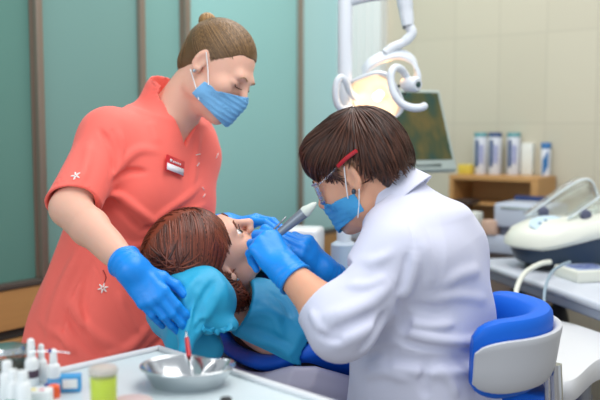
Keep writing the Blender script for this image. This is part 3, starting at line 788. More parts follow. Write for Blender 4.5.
for pix, w, h in [
    ([(322, 318), (345, 312), (372, 300), (392, 282)], .013, .009), ([(326, 335), (350, 326), (376, 312)], .011, -.008),
    ([(330, 348), (352, 338), (374, 325)], .010, .007), ([(318, 330), (330, 338), (345, 340)], .008, -.006),
    ([(350, 265), (372, 262), (396, 250)], .012, .005), ([(345, 285), (368, 285), (388, 276)], .010, .005),
    ([(398, 300), (406, 318), (402, 335)], .010, -.010), ([(385, 312), (372, 335), (358, 350)], .010, -.009),
    ([(400, 330), (430, 338), (460, 342), (488, 338)], .010, .007), ([(398, 340), (430, 348), (462, 350), (490, 346)], .007, -.008),
    ([(405, 322), (432, 326), (455, 324)], .009, .006), ([(395, 310), (420, 308), (450, 312)], .010, -.006),
    ([(420, 240), (428, 262), (430, 290)], .014, .004), ([(415, 250), (412, 275), (404, 300)], .012, .006), ([(408, 252), (404, 276), (397, 296)], .008, -.006),
    ([(440, 285), (460, 275), (480, 270)], .014, .005), ([(430, 300), (458, 296), (486, 300)], .012, .004),
    ([(362, 358), (380, 352), (400, 350)], .009, -.006), ([(365, 375), (385, 372), (410, 380)], .010, .006), ([(430, 360), (424, 380), (428, 398)], .010, -.007),
    ([(440, 365), (452, 385), (456, 398)], .010, .006), ([(455, 352), (470, 372), (480, 395)], .010, -.006), ([(310, 310), (318, 325), (332, 340)], .008, .005)]:
    q = hits(dbase, pix)
    if len(q) > 1: dc.disp(fold(spline(q, 4), w*.9, h*1.5))
for pix in ([(405, 215), (412, 235), (414, 258), (408, 285)], [(305, 302), (315, 318), (322, 345)], [(398, 352), (425, 354), (455, 356), (488, 352)]):
    q = hits(dbase, pix)
    if len(q) > 1: dc.disp(fold(spline(q, 4), .0025, -.0022, False))
for pix, w, h in (([(388, 358), (425, 362), (460, 360), (491, 354)], .012, -.008), ([(395, 368), (430, 373), (465, 371), (490, 366)], .010, .006)):
    q = hits(dbase, pix)
    if len(q) > 1: dc.disp(fold(spline(q, 4), w, h, False))
dc.disp(waves([28, 42, 60], .0018, 21))
coat = link('coat', sdf_mesh('coat', dc, (-.30, 1.30, .42), (.55, 2.20, 1.30), .0033), M_COAT, dent)
# folded collar round the nape
cc0 = dNc-dNk*.006; cRt = nz(dRt-dNk*np.dot(dRt, dNk)); cFw = np.cross(dNk, cRt)
def collar(p):
    q = p-cc0.astype(np.float32); t = q@dNk.astype(np.float32); u = q@cRt.astype(np.float32); v = q@cFw.astype(np.float32)-.10*t
    r = np.sqrt(u*u+(v*1.0)**2); rad = .071+.30*np.maximum(.024-t, 0)
    top = .034-.20*np.maximum(v, 0)
    return np.maximum(np.maximum(np.abs(r-rad)-.0038, t-top), np.maximum(-.014+.0*t-t-.25*np.maximum(v, 0), v-.062))*.8
cs = S(lambda p: collar(p).astype(np.float32)); cs.disp(waves([40, 60], .0008, 8))
link('collar', sdf_mesh('collar', cs, cc0-.15, cc0+.15, .0026), M_COAT, coat)
# trousers, clogs
M_DTR = mat('white_trousers', 'cfd2e2', rough=.85)
tr = S()
for h, k_, a_ in zip(dHip, dKn, dAn): tr.u(cap(h, k_, .090, .072), .03); tr.u(cap(k_, a_, .068, .066), .02)
tr.i(plane((0, 0, .07), (0, 0, -1)), .004)
link('trousers', sdf_mesh('trousers', tr, (-.35, 1.35, .04), (.5, 2.25, .82), .008), M_DTR, dent)
for a_ in dAn:
    c = V(a_[0]-.05, a_[1]+.01, .035); f = S(ell(c, (.045, .125, .052), frame(y=(-.95, .3, 0), z=(0, 0, 1)))); f.i(plane((0, 0, 0), (0, 0, -1)), .004)
    link('shoe', sdf_mesh('shoe', f, c-.16, c+.16, .006), M_SHOE, dent)
# hair: short layered crop with fringe over the temple and a soft nape
HD = S(ell((0, -.017, .044), (.084, .103, .092))); HD.u(ell((0, -.072, -.012), (.064, .040, .056)), .04); HD.u(ell((0, .060, .072), (.060, .040, .040)), .04)
HDc = S(HD)
def dcut(p):
    x = np.abs(p[:, 0]); y = p[:, 1]; z = p[:, 2]
    face = np.maximum(y-.012, .050-z+.0*y)            # face opening below the fringe
    a = np.minimum(.038-y, z-.042)                       # temple
    keep = np.minimum(np.maximum(-z+.052, -1), .2)
    fr = np.maximum(y-.035, .046-z)                      # region removed in front: y>.035 and z<.046 (negative = keep)
    rem1 = np.minimum(y-.028, .052-z)                    # >0 removed
    ear = .047-np.sqrt((y+.006)**2+((z-.000)*.85)**2)
    ear = np.where(x > .045, ear, -.1)
    low = np.minimum(y+.052, .018-z)                     # below the ear in front of the nape
    nape = (-.066+1.5*np.maximum(-.056-y, 0))-z
    return np.maximum(np.maximum(rem1, ear), np.maximum(low, nape)).astype(np.float32)
HDc.i(dcut, .010)
me = sdf_mesh('hair', HDc, (-.12, -.16, -.10), (.12, .13, .17), .0026)
va, fa = mesh_arrays(me)
n = 4200; u = rng.normal(size=(n, 3)); u /= np.linalg.norm(u, axis=1, keepdims=True); u[:, 2] = np.abs(u[:, 2])*1.0-.25
root = V(0, -.022, .046)+u*V(.086, .110, .094)
keep = (dcut(root.astype(np.float32)) < .004) & ~((np.abs(root[:, 0]) > .055) & (root[:, 2] < .062) & (root[:, 1] > -.05) & (root[:, 1] < .045)); root = root[keep]
def dflow(p):
    """combed forward from the crown over the top and sides, down at the back"""
    y = p[:, 1]+.045; z = p[:, 2]; w = 1/(1+np.exp(-y/.018)); x = p[:, 0]
    fwd = np.stack([.25*np.sign(x)*np.clip(np.abs(x)/.05, 0, 1)+.25, 1.0+0*x, -.25-.9*np.clip((.11-z)/.08, 0, 1)+.12*np.sin(x*70+z*45)], 1)
    bk = np.stack([x*4, -.25+0*x, -1+0*x], 1)
    return (fwd*w[:, None]+bk*(1-w[:, None])).astype(np.float32)
vl, fl = cap_locks(HD, root, dflow, rng.uniform(.035, .070, len(root)), rng.uniform(.0010, .0024, len(root)), 8, rng.uniform(.0004, .0055, len(root)), .40, endlift=.003)
# fringe, sideburn and nape tips
def tips(pts, dr, n, L0, L1, r0=.001, r1=.0024, sd=.008):
    pts = np.array(pts, float); i = rng.integers(0, len(pts)-1, n); t = rng.random(n)[:, None]; q = pts[i]*(1-t)+pts[i+1]*t+rng.normal(size=(n, 3))*sd
    dd = np.tile(np.array(dr, float), (n, 1))
    return cap_locks(HD, q, dd, rng.uniform(L0, L1, n), rng.uniform(r0, r1, n), 8, .0014, .45, .12, endlift=.004)
sets = [(va, fa), (vl, fl)]
for s in (-1, 1):
    sets.append(tips([(s*.02, .085, .085), (s*.05, .068, .080), (s*.072, .040, .075)], (s*.25, .25, -.9), 170, .030, .062))
    sets.append(tips([(s*.080, .030, .062), (s*.084, .010, .058), (s*.086, -.015, .058)], (s*.1, -.75, -.25), 60, .014, .026))
    sets.append(tips([(s*.075, .035, .055), (s*.078, .026, .040)], (s*.05, .05, -1), 60, .030, .052))
    sets.append(tips([(s*.080, -.050, .010), (s*.068, -.078, -.012), (s*.04, -.100, .0), (0, -.108, .004)], (s*.05, -.15, -1), 260, .015, .040))
vj, fj = join_np(sets)
link('hair', mesh_np('hair', vj@(dH.R.T*dH.sc)+dH.c, fj), M_HAIR_D, dent)
for s in (1, -1): brow('eyebrow', dH, db, s, dent, mat('brow_dark', '3a2218', rough=.8)); lash('eyelashes', dH, db, s, dent, M_LASH)
face_mask('face_mask', dH, dent, M_MASK_DEEP, w=.078, back=.014, off=.0020, bot=-.094, nose=.72)
eb = dH.w(-.082, -.002, -.030); MB().lathe(eb, [(.0001, -.006), (.004, -.004), (.0045, 0), (.004, .004), (.0001, .006)], 10).done('earring', mat('earring_dark', '3c4a58', rough=.25, metal=.5), dent)
# safety glasses with red temple tips
M_LENS = mat('clear_plastic_lens', 'dfe8ff', rough=.05, trans=.9, alpha=.55, spec=.6); M_RED = mat('red_plastic', 'b81f2c', rough=.35)
glasses = None
lens = []
g0 = [dH.w(x, .102-.55*max(abs(x)-.02, 0)**1.0*.75, z) for z in (.016, .010, -.004, -.022) for x in np.linspace(-.070, .070, 25)]
m = MB(); rows = [[dH.w(x, .108-7.0*x*x*(1 if abs(x) < .08 else 1)-abs(z+.002)*.05, z*(1-.15*(abs(x) > .064))) for x in np.linspace(-.070, .070, 29)] for z in (.018, .010, .0, -.012, -.024)]
m.rings(rows, False, False, False); glasses = m.done('safety_glasses', M_LENS, dent)
sm = glasses.modifiers.new('thickness', 'SOLIDIFY'); sm.thickness = .0022
MB().tube([dH.w(x, .109-7.0*x*x-.001, .019) for x in np.linspace(-.070, .070, 20)], .0022, 6).done('brow_bar', mat('glasses_grey', '8d93b0', rough=.3), glasses)
MB().tube([dH.w(x, .108-7.0*x*x-.001, -.024) for x in np.linspace(-.068, .068, 20)], .0018, 6).done('lower_rim', mat('glasses_blue', '4c62a8', rough=.3), glasses)
for s in (-1, 1):
    a = [dH.w(s*.070, .072, .014), dH.w(s*.079, .04, .020), dH.w(s*.085, .008, .030)]
    MB().tube(spline(a, 4), .0028, 6, flat=.5).done('temple_arm', M_LENS, glasses)
    b = [dH.w(s*.086, .004, .031), dH.w(s*.093, -.022, .038), dH.w(s*.094, -.050, .043)]
    MB().tube(spline(b, 4), .0042, 8).done('temple_tip', M_RED, glasses)
gL, gLf = glove('glove', dHandL, dElL, dent, .022, seed=4, fr=.041); gR, gRf = glove('glove', dHandR, dElR, dent, .022, seed=5, fr=.040)
# ------------------------------------------------------------------ reclining patient
M_HAIR_P = hair_mat('hair_auburn', '34150c', '84402a', .36)
pat = empty('person', (.1, 1.85, .6), 'reclining patient with long auburn hair, eyes up, lying back under a turquoise bib', 'person')
pH = Head(P(213, 258, 1.78), V(.56, .06, .82), V(-.65, -.575, .49), .94)
pAx = nz(V(.73, .53, -.40)); pFr = nz(V(.42, .10, .90)); pRt = nz(np.cross(pFr, -pAx)); pFr = np.cross(-pAx, pRt)   # right side of the patient is towards the camera
pNeck = pH.w(0, -.030, -.115)+pAx*.03
pTor = pNeck-pFr*.055
ST = [(-.02, 0, 0, .055, .050), (.02, 0, 0, .085, .058), (.055, .0, 0, .150, .075), (.10, .0, 0, .178, .092), (.18, .005, 0, .176, .108), (.28, 0, 0, .160, .102), (.38, -.005, 0, .160, .100), (.50, -.01, 0, .180, .105), (.58, -.015, 0, .170, .095)]
pb = S(loft(pTor, pAx, -pRt, [(t, o, r, a-.012, b-.012) for t, o, r, a, b in ST]))
pb.u(cap(pTor+pFr*.02, pH.w(0, -.028, -.035), .054, .049), .03); pb.u(pH.f, .018)
pHip = [pTor+pAx*.52+pRt*s*.09 for s in (1, -1)]; pK = [h+nz(V(.55, .62, -.06))*.42+V(0, 0, .02) for h in pHip]; pAn = [k_+nz(V(.50, .66, -.16))*.40 for k_ in pK]
for h, k_, a_ in zip(pHip, pK, pAn): pb.u(cap(h, k_, .080, .055), .03); pb.u(cap(k_, a_, .052, .036), .02)
pSh = [pTor+pAx*.085+pRt*s*.142 for s in (1, -1)]; pEl = [s_+pAx*.25+pRt*k*.005-pFr*.04 for s_, k in zip(pSh, (1, -1))]; pW = [e+pAx*.20-pRt*k*.12+pFr*.10 for e, k in zip(pEl, (1, -1))]
pHands = []
for s_, e, w_, rgt in zip(pSh, pEl, pW, (True, False)):
    pb.u(cap(s_, e, .044, .038), .03); pb.u(cap(e, w_, .036, .025), .012)
    h = Hand(w_, nz(w_-e), pFr, rgt, [(15, 20, 12)]*4, sc=.9); pHands.append(h); pb.u(h.sdf(0), .008)
esl = S(*[ell((s*.032, .094, .0035), (.0125, .0095, .0040)) for s in (1, -1)]); pb.sub(bound(xform(esl, pH.c, pH.R, pH.sc), pH.w(0, .09, .003), .08), .001)
link('body', sdf_mesh('body', pb, (-.45, 1.45, .40), (1.1, 3.0, 1.30), .0036), M_SKIN, pat)
# dark top and trousers
pt_ = S(loft(pTor, pAx, -pRt, ST[2:], 2.3))
for s_, e in zip(pSh, pEl): pt_.u(cap(s_, lerp(s_, e, .9), .049, .047), .03)
pt_.sub(cap(pNeck-pAx*.05, pNeck+pAx*.05+pFr*.05, .06, .055), .006); pt_.disp(waves([40, 60], .0015, 6))
link('top', sdf_mesh('top', pt_, (-.35, 1.45, .4), (.75, 2.6, 1.2), .006), mat('black_jersey', '1b1c24', rough=.9), pat)
tr = S()
for h, k_, a_ in zip(pHip, pK, pAn): tr.u(cap(h, k_, .092, .068), .03); tr.u(cap(k_, a_, .064, .055), .02)
link('trousers', sdf_mesh('trousers', tr, (-.05, 1.8, .35), (1.15, 3.1, 1.0), .008), mat('dark_denim', '27324a', rough=.9), pat)
for a_ in pAn:
    d_ = nz(V(.50, .66, -.16)); c = a_+d_*.05+V(0, 0, .05); f = S(ell(c, (.042, .050, .115), frame(y=d_, z=(0, 0, 1)))); link('shoe', sdf_mesh('shoe', f, c-.15, c+.15, .006), mat('black_shoe', '202024', rough=.5), pat)
# hair
HP = S(ell((0, -.026, .046), (.088, .104, .098))); HP.u(ell((0, -.020, .085), (.072, .090, .072)), .05); HP.u(ell((.0, -.085, -.02), (.085, .045, .085)), .05)
HP.u(ell((.066, -.045, -.040), (.026, .030, .065)), .03); HP.u(ell((-.066, -.045, -.040), (.026, .030, .065)), .03)
HPc = S(HP)
def pcut(p):
    x = np.abs(p[:, 0]); y = p[:, 1]; z = p[:, 2]
    line = .058+.030*np.clip(1-x/.06, 0, 1)*0+.02*np.clip(x/.08, 0, 1)     # hairline height on the brow
    rem1 = np.minimum(y-(.030-.35*np.maximum(.055-z, 0)*.9), .066-z)
    ear = np.where(x > .04, .030-np.sqrt((y-.006)**2+((z+.006)*.8)**2), -.1)
    low = np.minimum(y+.016, -.005-z)
    return np.maximum(np.maximum(rem1, ear), low).astype(np.float32)
HPc.i(pcut, .010)
me = sdf_mesh('hair', HPc, (-.13, -.17, -.16), (.13, .13, .20), .0028); va, fa = mesh_arrays(me); sets = [(va, fa)]
n = 1500; t = rng.random(n); sd = np.where(rng.random(n) < .78, 1, -1)
yy = .078-.16*t; zz = .075+.075*np.sin(np.clip(t*1.5, 0, 1.57))-.02*t
root = np.stack([sd*rng.uniform(.002, .055, n), yy+rng.normal(size=n)*.006, zz+rng.normal(size=n)*.006], 1)
def pdir(p):
    s_ = np.sign(p[:, :1]); x = np.abs(p[:, 0]); z = p[:, 2]
    o = np.stack([s_[:, 0]*1.0, -.75-.6*np.clip(x/.08, 0, 1)-np.clip((.03-z)/.05, 0, 1)*.0, -.55+.1*np.sin(p[:, 1]*50)], 1); return o
vl, fl = cap_locks(HP, root, lambda p: pdir(p), rng.uniform(.10, .17, n), rng.uniform(.0018, .0038, n), 12, .0015, .45)
sets.append((vl, fl))
# fringe swept across the brow to the temple
n = 260; root = np.stack([rng.uniform(-.03, .055, n), .066+rng.normal(size=n)*.006, .088+rng.normal(size=n)*.008], 1)
sets.append(cap_locks(HP, root, np.tile(V(.75, -.30, -.62), (n, 1)), rng.uniform(.05, .085, n), rng.uniform(.0016, .0032, n), 9, .002, .45, .10, gravity=(0, -.6, -.5), grav=.6))
# loose ends behind the ear and over the pillow
for s in (1, -1):
    n = 220; root = np.stack([s*(.078+rng.normal(size=n)*.006), rng.uniform(-.06, .0, n), rng.uniform(-.03, .04, n)], 1)
    sets.append(cap_locks(HP, root, np.tile(V(s*.0, -.45, -.95), (n, 1)), rng.uniform(.05, .10, n), rng.uniform(.0018, .0036, n), 9, .002, .45, .14, endlift=.006))
n = 300; root = np.stack([rng.uniform(.03, .09, n), rng.uniform(-.08, 0, n), rng.uniform(.06, .14, n)], 1)
sets.append(cap_locks(HP, root, np.tile(V(.55, -.85, .15), (n, 1)), rng.uniform(.05, .11, n), rng.uniform(.0018, .0036, n), 9, .002, .45, .16, endlift=.012))
vj, fj = join_np(sets); link('hair', mesh_np('hair', vj@(pH.R.T*pH.sc)+pH.c, fj), M_HAIR_P, pat)
for s in (1, -1):
    brow('eyebrow', pH, pb, s, pat, mat('brow_auburn', '6a3c28', rough=.8)); lash('eyelashes', pH, pb, s, pat, M_LASH, -.001); lash('upper_lashes', pH, pb, s, pat, M_LASH, .0045)
    e = pH.w(s*.032, .0775, .003); MB().lathe(e, [(.0117*math.sin(a), -.0117*math.cos(a)) for a in np.linspace(0, math.pi, 14)], 20, axis=pH.R[:, 1]).done('eye', M_EYE, pat)
    ii = e+pH.R[:, 1]*.0105; MB().lathe(ii, [(.0001, .0024), (.0045, .0018), (.0068, .0002), (.0068, -.0014)], 18, axis=pH.R[:, 1]).done('iris', mat('iris_brown', '30221d', rough=.15), pat)
MB().lathe(pH.w(.082, -.002, -.030), [(.0001, -.004), (.0035, -.002), (.0035, .002), (.0001, .004)], 10, axis=(0, 0, 1)).done('earring', mat('earring_silver', 'a9b0b8'), pat)
# bib over the chest
M_BIB = mat('turquoise_sheet', '1893c4', rough=.55, bump=.25, bscale=120, var=.05, vscale=12)
bf = S(loft(pTor+pFr*.014, pAx, -pRt, [(-.09, 0, 0, .12, .066), (-.03, 0, 0, .165, .082), (.03, 0, 0, .200, .092), (.07, 0, 0, .212, .102), (.12, 0, 0, .216, .112), (.2, 0, 0, .214, .12), (.3, 0, 0, .210, .116), (.42, 0, 0, .207, .112), (.48, 0, 0, .207, .112)], 2.4))
for s_, e in zip(pSh, pEl): bf.u(cap(s_+pFr*.008, lerp(s_, e, 1.1)+pFr*.006, .052, .050), .06)
bf.disp(waves([22, 34, 55], .0042, 31)); bfb = bf.copy()
for pix, w, h in (([(240, 318), (262, 312), (285, 318)], .010, .006), ([(236, 328), (258, 330), (290, 345)], .008, -.006), ([(262, 300), (275, 318), (282, 340)], .009, .006), ([(250, 340), (275, 345), (300, 362)], .009, .006), ([(270, 292), (282, 300), (292, 318)], .007, -.005)):
    q = hits(bfb, pix)
    if len(q) > 1: bf.disp(fold(spline(q, 4), w, h))
bq = S(bf); bq.disp(lambda p, d: np.full(len(p), .011, np.float32)); bf2 = S(bf); bf2.sub(bq)
tq = pTor.astype(np.float32)
bf2.i(lambda p: (-.030-(p-tq)@pFr.astype(np.float32)).astype(np.float32), .001)      # only the upper side
bf2.i(plane(pTor-pAx*.040, -pAx-pRt*.25), .001); bf2.i(plane(pTor+pRt*.196, pRt), .002); bf2.i(plane(pTor+pAx*.47, pAx), .001); bf2.sub(cap(pNeck-pAx*.06, pNeck+pAx*.0+pFr*.01, .060, .057), .001)
bib = link('patient_bib', sdf_mesh('patient_bib', bf2, (-.35, 1.4, .5), (.6, 2.5, 1.25), .0036), M_BIB, None)
tag(bib, 'turquoise disposable bib spread over the chest of the reclining patient', 'bib')
cq = hits(bf2, [(267, 277)])
if cq: MB().box(cq[0]+V(0, -.002, .002), (.022, .006, .014), rot((0, 1, 0), 25), .002).done('bib_clip', mat('violet_plastic', '6a4fc0', rough=.4), bib)
# ------------------------------------------------------------------ dental chair under the patient
M_WPL = mat('white_plastic', 'e4e6ea', rough=.3, spec=.5); M_LPL = mat('lavender_grey_shell', 'b9b6cb', rough=.4); M_BLUE = mat('royal_blue_vinyl', '1260d8', rough=.45, spec=.35, bump=.1, bscale=60); M_CHROME = mat('polished_steel', 'd4d6d8', rough=.18, metal=1.0); M_GRYM = mat('grey_metal', '8e9299', rough=.35, metal=.7)
M_BLACK = mat('black_plastic', '17181b', rough=.5)
chair = empty('dental_chair', (.35, 2.1, 0), 'reclined dental chair with royal blue upholstery and lavender grey shell carrying the patient', 'dental chair')
cW = nz(V(pRt[0], pRt[1], 0)); cN = nz(np.cross(pAx, cW)); cN = cN if cN[2] > 0 else -cN
edge0 = P(226, 338, 1.60); edge1 = P(352, 384, 1.70)      # near rim of the backrest, seen below the bib
cA = pAx
CF = np.stack([cA, np.cross(cN, cA), cN], 1)             # chair frame: along, across, up
cB = pTor - pFr*.118
def cpt(a, w, n): return cB + cA*a + cW*w + cN*n
def slab(name, outline, n0, th, mtl, parent, rnd=.012, h=.006, dish=0.0):
    """rounded board: 2D rounded polygon distance extruded in the chair frame"""
    o = np.array(outline, np.float32)
    def f(p):
        q = p-cB.astype(np.float32); x = q@cA.astype(np.float32); y = q@cW.astype(np.float32); z = q@cN.astype(np.float32)-n0-dish*np.clip(np.abs(y)/.25, 0, 1.1)**2.5
        hw = np.interp(x, o[:, 0], o[:, 1]).astype(np.float32)
        dx = np.maximum(o[0, 0]-x, x-o[-1, 0])
        e = np.stack([np.maximum(dx, -.2)+rnd, np.abs(y)-hw+rnd, np.abs(z)-th/2+rnd], 1)
        return (np.linalg.norm(np.maximum(e, 0), axis=1)+np.minimum(e.max(1), 0)-rnd).astype(np.float32)
    pts = [cpt(x, s*w, n0+k) for x, w in outline for s in (-1, 1) for k in (-th-abs(dish), th+abs(dish))]
    lo = np.min(pts, 0)-.03; hi = np.max(pts, 0)+.03
    return link(name, sdf_mesh(name, f, lo, hi, h), mtl, parent)
slab('back_cushion', [(.04, .19), (.07, .235), (.12, .262), (.3, .270), (.58, .270)], .030, .036, M_BLUE, chair, .016, dish=.110)
slab('back_shell', [(.01, .18), (.03, .22), (.07, .245), (.3, .258), (.58, .258)], -.030, .070, M_LPL, chair, .025, dish=.085)
slab('back_plate', [(.03, .15), (.09, .215), (.3, .225), (.56, .225)], -.085, .08, mat('dark_grey_shell', '8f8aa2', rough=.5), chair, .028)  # darker grey plate below the lavender shell
# seat, leg rest, base
sd_ = nz(V(.55, .62, -.06)); s0 = cpt(.55, 0, -.02)
Rf = frame(x=sd_, z=(0, 0, 1))
MB().box(s0+sd_*.23+V(0, 0, -.005), (.50, .50, .08), Rf, .03, 4).done('seat', M_BLUE, chair)
MB().box(s0+sd_*.23+V(0, 0, -.085), (.50, .44, .08), Rf, .03, 4).done('seat_shell', M_LPL, chair)
l_ = nz(V(.50, .66, -.16)); Rl = frame(x=l_, z=(0, 0, 1)); l0 = s0+sd_*.47
MB().box(l0+l_*.25+V(0, 0, -.02), (.52, .40, .07), Rl, .03, 4).done('leg_rest', M_BLUE, chair)
bc = s0+sd_*.2; MB().box((bc[0], bc[1], .30), (.26, .22, .52), Rf, .04, 4).done('column', M_LPL, chair)
MB().box((bc[0], bc[1], .03), (.75, .45, .06), Rf, .025, 4).done('base_plate', M_LPL, chair)
# head rest: pad on two bars, in a turquoise cover
hc = pH.w(0, -.128, -.045); hR = frame(x=-pH.R[:, 2], z=pH.R[:, 1])
pad = MB().box(hc-pH.R[:, 1]*.045, (.10, .15, .045), hR, .02, 4).done('headrest_pad', M_BLUE, chair)
for s in (-1, 1): MB().tube([hc-pH.R[:, 1]*.07+pH.R[:, 0]*s*.04-pH.R[:, 2]*.02, cpt(.06, s*.04, -.05)], .009, 8).done('headrest_bar', M_CHROME, chair)
# turquoise cover, gathered and hanging at the near side
M_COVER = mat('turquoise_cover', '24a5d0', rough=.55, bump=.3, bscale=70, var=.06, vscale=14)
cv = S(rbox(hc-pH.R[:, 1]*.045, (.070, .100, .045), .044, hR))
near = hc+pH.R[:, 0]*.13
cv.u(ell(P(190, 298, 1.67), (.068, .05, .058)), .06); cv.u(ell(P(208, 300, 1.668), (.052, .04, .050)), .05)
cv.u(cap(P(192, 308, 1.65), P(192, 328, 1.625), .038, .020), .03); cv.u(cap(P(190, 322, 1.62), P(184, 350, 1.60), .020, .016), .03); cv.u(cap(P(205, 322, 1.65), P(232, 325, 1.64), .018, .010), .02)
cv.sub(ell(pH.c+pH.R[:, 1]*-.01, (.085, .125, .105), pH.R), .02)
cvb = cv.copy()
for pix, w, h in [([(200, 275), (188, 290), (184, 310)], .008, .006), ([(215, 280), (202, 300), (194, 322)], .007, -.007), ([(222, 290), (212, 308), (200, 325)], .007, .006), ([(178, 285), (176, 300), (178, 330)], .006, -.006), ([(195, 300), (190, 320), (184, 340)], .005, .005), ([(205, 318), (200, 324), (195, 332)], .005, -.006), ([(210, 268), (224, 285), (226, 305)], .007, .004)]:
    q = hits(cvb, pix)
    if len(q) > 1: cv.disp(fold(spline(q, 4), w, h))
cv.disp(waves([50, 80, 120], .0022, 41))
cov = link('headrest_cover', sdf_mesh('headrest_cover', cv, hc-.27, hc+.27, .0034), M_COVER, None)
tag(cov, 'crinkled turquoise disposable cover pulled over the headrest under the auburn hair', 'headrest cover')
# gathered frill of the cover's elastic edge: part of the cover
q = hits(cvb, [(203, 330), (212, 330), (222, 329), (232, 327), (238, 322)])
if len(q) > 2:
    sp = spline(q, 6); m = MB(); m.tube([p_+V(.003*math.sin(i*2.1), .003*math.cos(i*1.7), .004*math.sin(i*1.3)) for i, p_ in enumerate(sp)], [.007+.002*math.sin(i*2.3) for i in range(len(sp))], 8); m.done('elastic_frill', M_COVER, cov)
# ------------------------------------------------------------------ grey hand piece held in the mouth
hp0 = P(262, 247, 1.615); hp1 = P(316, 203, 1.60)
hp = empty('handpiece', hp0, 'grey tapered hand piece with pale tip held over the mouth by the gloved fingers', 'dental tool')
ax_ = hp1-hp0; L_ = np.linalg.norm(ax_); ax_ = ax_/L_
MB().lathe(hp0, [(.004, 0), (.006, L_*.1), (.0075, L_*.3), (.0098, L_*.62), (.0108, L_*.78)], 18, axis=ax_).done('barrel', mat('tool_grey', '7f8894', rough=.35, metal=.3), hp)
MB().lathe(hp0+ax_*L_*.78, [(.0108, 0), (.0112, L_*.04), (.0085, L_*.10), (.0055, L_*.19), (.0015, L_*.23)], 18, axis=ax_).done('tip', mat('tool_tip', 'cdd6cf', rough=.35), hp)
MB().lathe(hp0-ax_*.03, [(.0012, 0), (.0025, .02), (.004, .031)], 10, axis=ax_).done('nozzle', M_CHROME, hp)
pr = P(277, 222, 1.60); MB().tube([P(268, 236, 1.61), P(286, 217, 1.60)], [.0022, .0016], 8).done('mouth_mirror', M_GRYM).parent = None
o = bpy.data.objects['mouth_mirror']; tag(o, 'thin steel mirror handle showing above the gloved left hand', 'dental tool')
# ------------------------------------------------------------------ dental unit column and box behind
unit = empty('dental_unit', (.12, 2.42, 0), 'white dental unit box with a thick grey post behind the seated person', 'dental unit')
pc = P(344, 250, 2.36)
MB().lathe((pc[0], pc[1], 0), [(.06, 0), (.06, .03), (.05, .06), (.045, .5), (.038, .52), (.037, 1.02), (.022, 1.03)], 28).done('post', mat('unit_grey', 'b4c2d2', rough=.4), unit)
bx = P(303, 250, 2.40); zt = P(303, 227, 2.40)[2]
MB().box((bx[0], bx[1], (zt+.35)/2), (.105, .11, zt-.35), rot((0, 0, 1), -15), .012, 3).done('box', M_WPL, unit)
MB().box((bx[0]+.02, bx[1]+.02, .19), (.10, .10, .36), rot((0, 0, 1), -15), .01).done('box_foot', M_LPL, unit)
# operating light on its own arm
M_LW = mat('lamp_white', 'd3dae2', rough=.35); M_WARM = mat('warm_reflector', 'f4dcc2', rough=.3, spec=.6)
lamp = empty('operating_light', (pc[0], pc[1], 1.03), 'lit white operating light with a peach glowing reflector and curled handles on a jointed arm', 'lamp')
zt = P(344, -6, 2.36)[2]
MB().lathe((pc[0], pc[1], 1.0), [(.0205, 0), (.0205, zt-1.0), (.017, zt-.985)], 24).done('pole', M_LW, lamp)
LD = 2.30
a0 = V(pc[0], pc[1], P(344, 5, 2.36)[2]); a1 = P(404, -8, LD)
MB().tube(spline([a0, lerp(a0, a1, .4)+V(0, 0, .006), a1], 6), .017, 14).done('upper_arm', M_LW, lamp)
j0 = P(403, -12, LD); j2 = P(408, 25, LD); j3 = P(412, 33, LD); j4 = P(404, 42, LD); j5 = P(393, 47, LD); j6 = P(385, 53, LD)
MB().lathe(j0, [(.022, 0), (.022, .05), (.020, .055), (.020, .075), (.017, .105)], 20, axis=j2-j0).done('joint', M_LW, lamp)
MB().tube(spline([j2, j3, j4, j5, j6], 5), [.014]*10+[.012]*11, 14).done('elbow', M_LW, lamp)
MB().lathe(P(408, 26, LD), [(.016, -.003), (.0165, 0), (.016, .003)], 20, axis=j3-j2).done('joint_ring', M_GRYM, lamp)
lc = P(376, 97, LD); lf = nz(V(-.42, -.80, -.42)); LF = frame(y=lf, z=V(-.34, 0, .94))   # columns: side, forward, up of the head
if LF[0, 0] < 0: pass
SX = 1 if LF[0, 0] > 0 else -1
def lw(x, y, z): return lc+LF@V(x*SX, y, z)
def ring(w, h, y, n=40, e=3.2, z0=0, bow=0.0):
    out = []
    for t in np.linspace(0, 2*math.pi, n, endpoint=False):
        c_, s_ = math.cos(t), math.sin(t); x = w*np.sign(c_)*abs(c_)**(2/e); z = h*np.sign(s_)*abs(s_)**(2/e); out.append(lw(x, y-bow*(x/w)**2-.5*bow*(z/h)**2, z0+z))
    return out
m = MB(); m.rings([ring(.070, .066, .024, bow=.010), ring(.064, .060, .014), ring(.050, .047, -.006), ring(.026, .024, -.018), ring(.006, .005, -.022)], False, True); m.done('reflector', M_WARM, lamp)
m = MB(); m.rings([ring(.070, .066, .024, bow=.010), ring(.076, .072, .026, bow=.012), ring(.078, .074, .018, bow=.012), ring(.070, .066, .0), ring(.052, .048, -.028), ring(.026, .024, -.042)], False, True); m.done('head_shell', M_LW, lamp)
M_BULB = mat('bulb_glow', 'fff2d8', emis='ffe9c4', es=2.5)
MB().lathe(lw(0.006, -.018, 0), [(.012, 0), (.014, .022), (.010, .028), (.001, .030)], 18, axis=lf).done('bulb', M_BULB, lamp)
pl = bpy.data.lights.new('bulb_light', 'POINT'); pl.energy = .18; pl.color = (1, .74, .50); pl.shadow_soft_size = .012
pl2 = bpy.data.lights.new('added_yoke_glow', 'POINT'); pl2.energy = .16; pl2.color = (1, .45, .15); pl2.shadow_soft_size = .01  # second one is an added light, with no vent, warming the yoke's underside
po = bpy.data.objects.new('added_yoke_glow', pl2); COL.objects.link(po); po.location = P(390, 69, LD+.005)
po = bpy.data.objects.new('bulb_light', pl); COL.objects.link(po); po.location = lw(0.0, .030, .0)
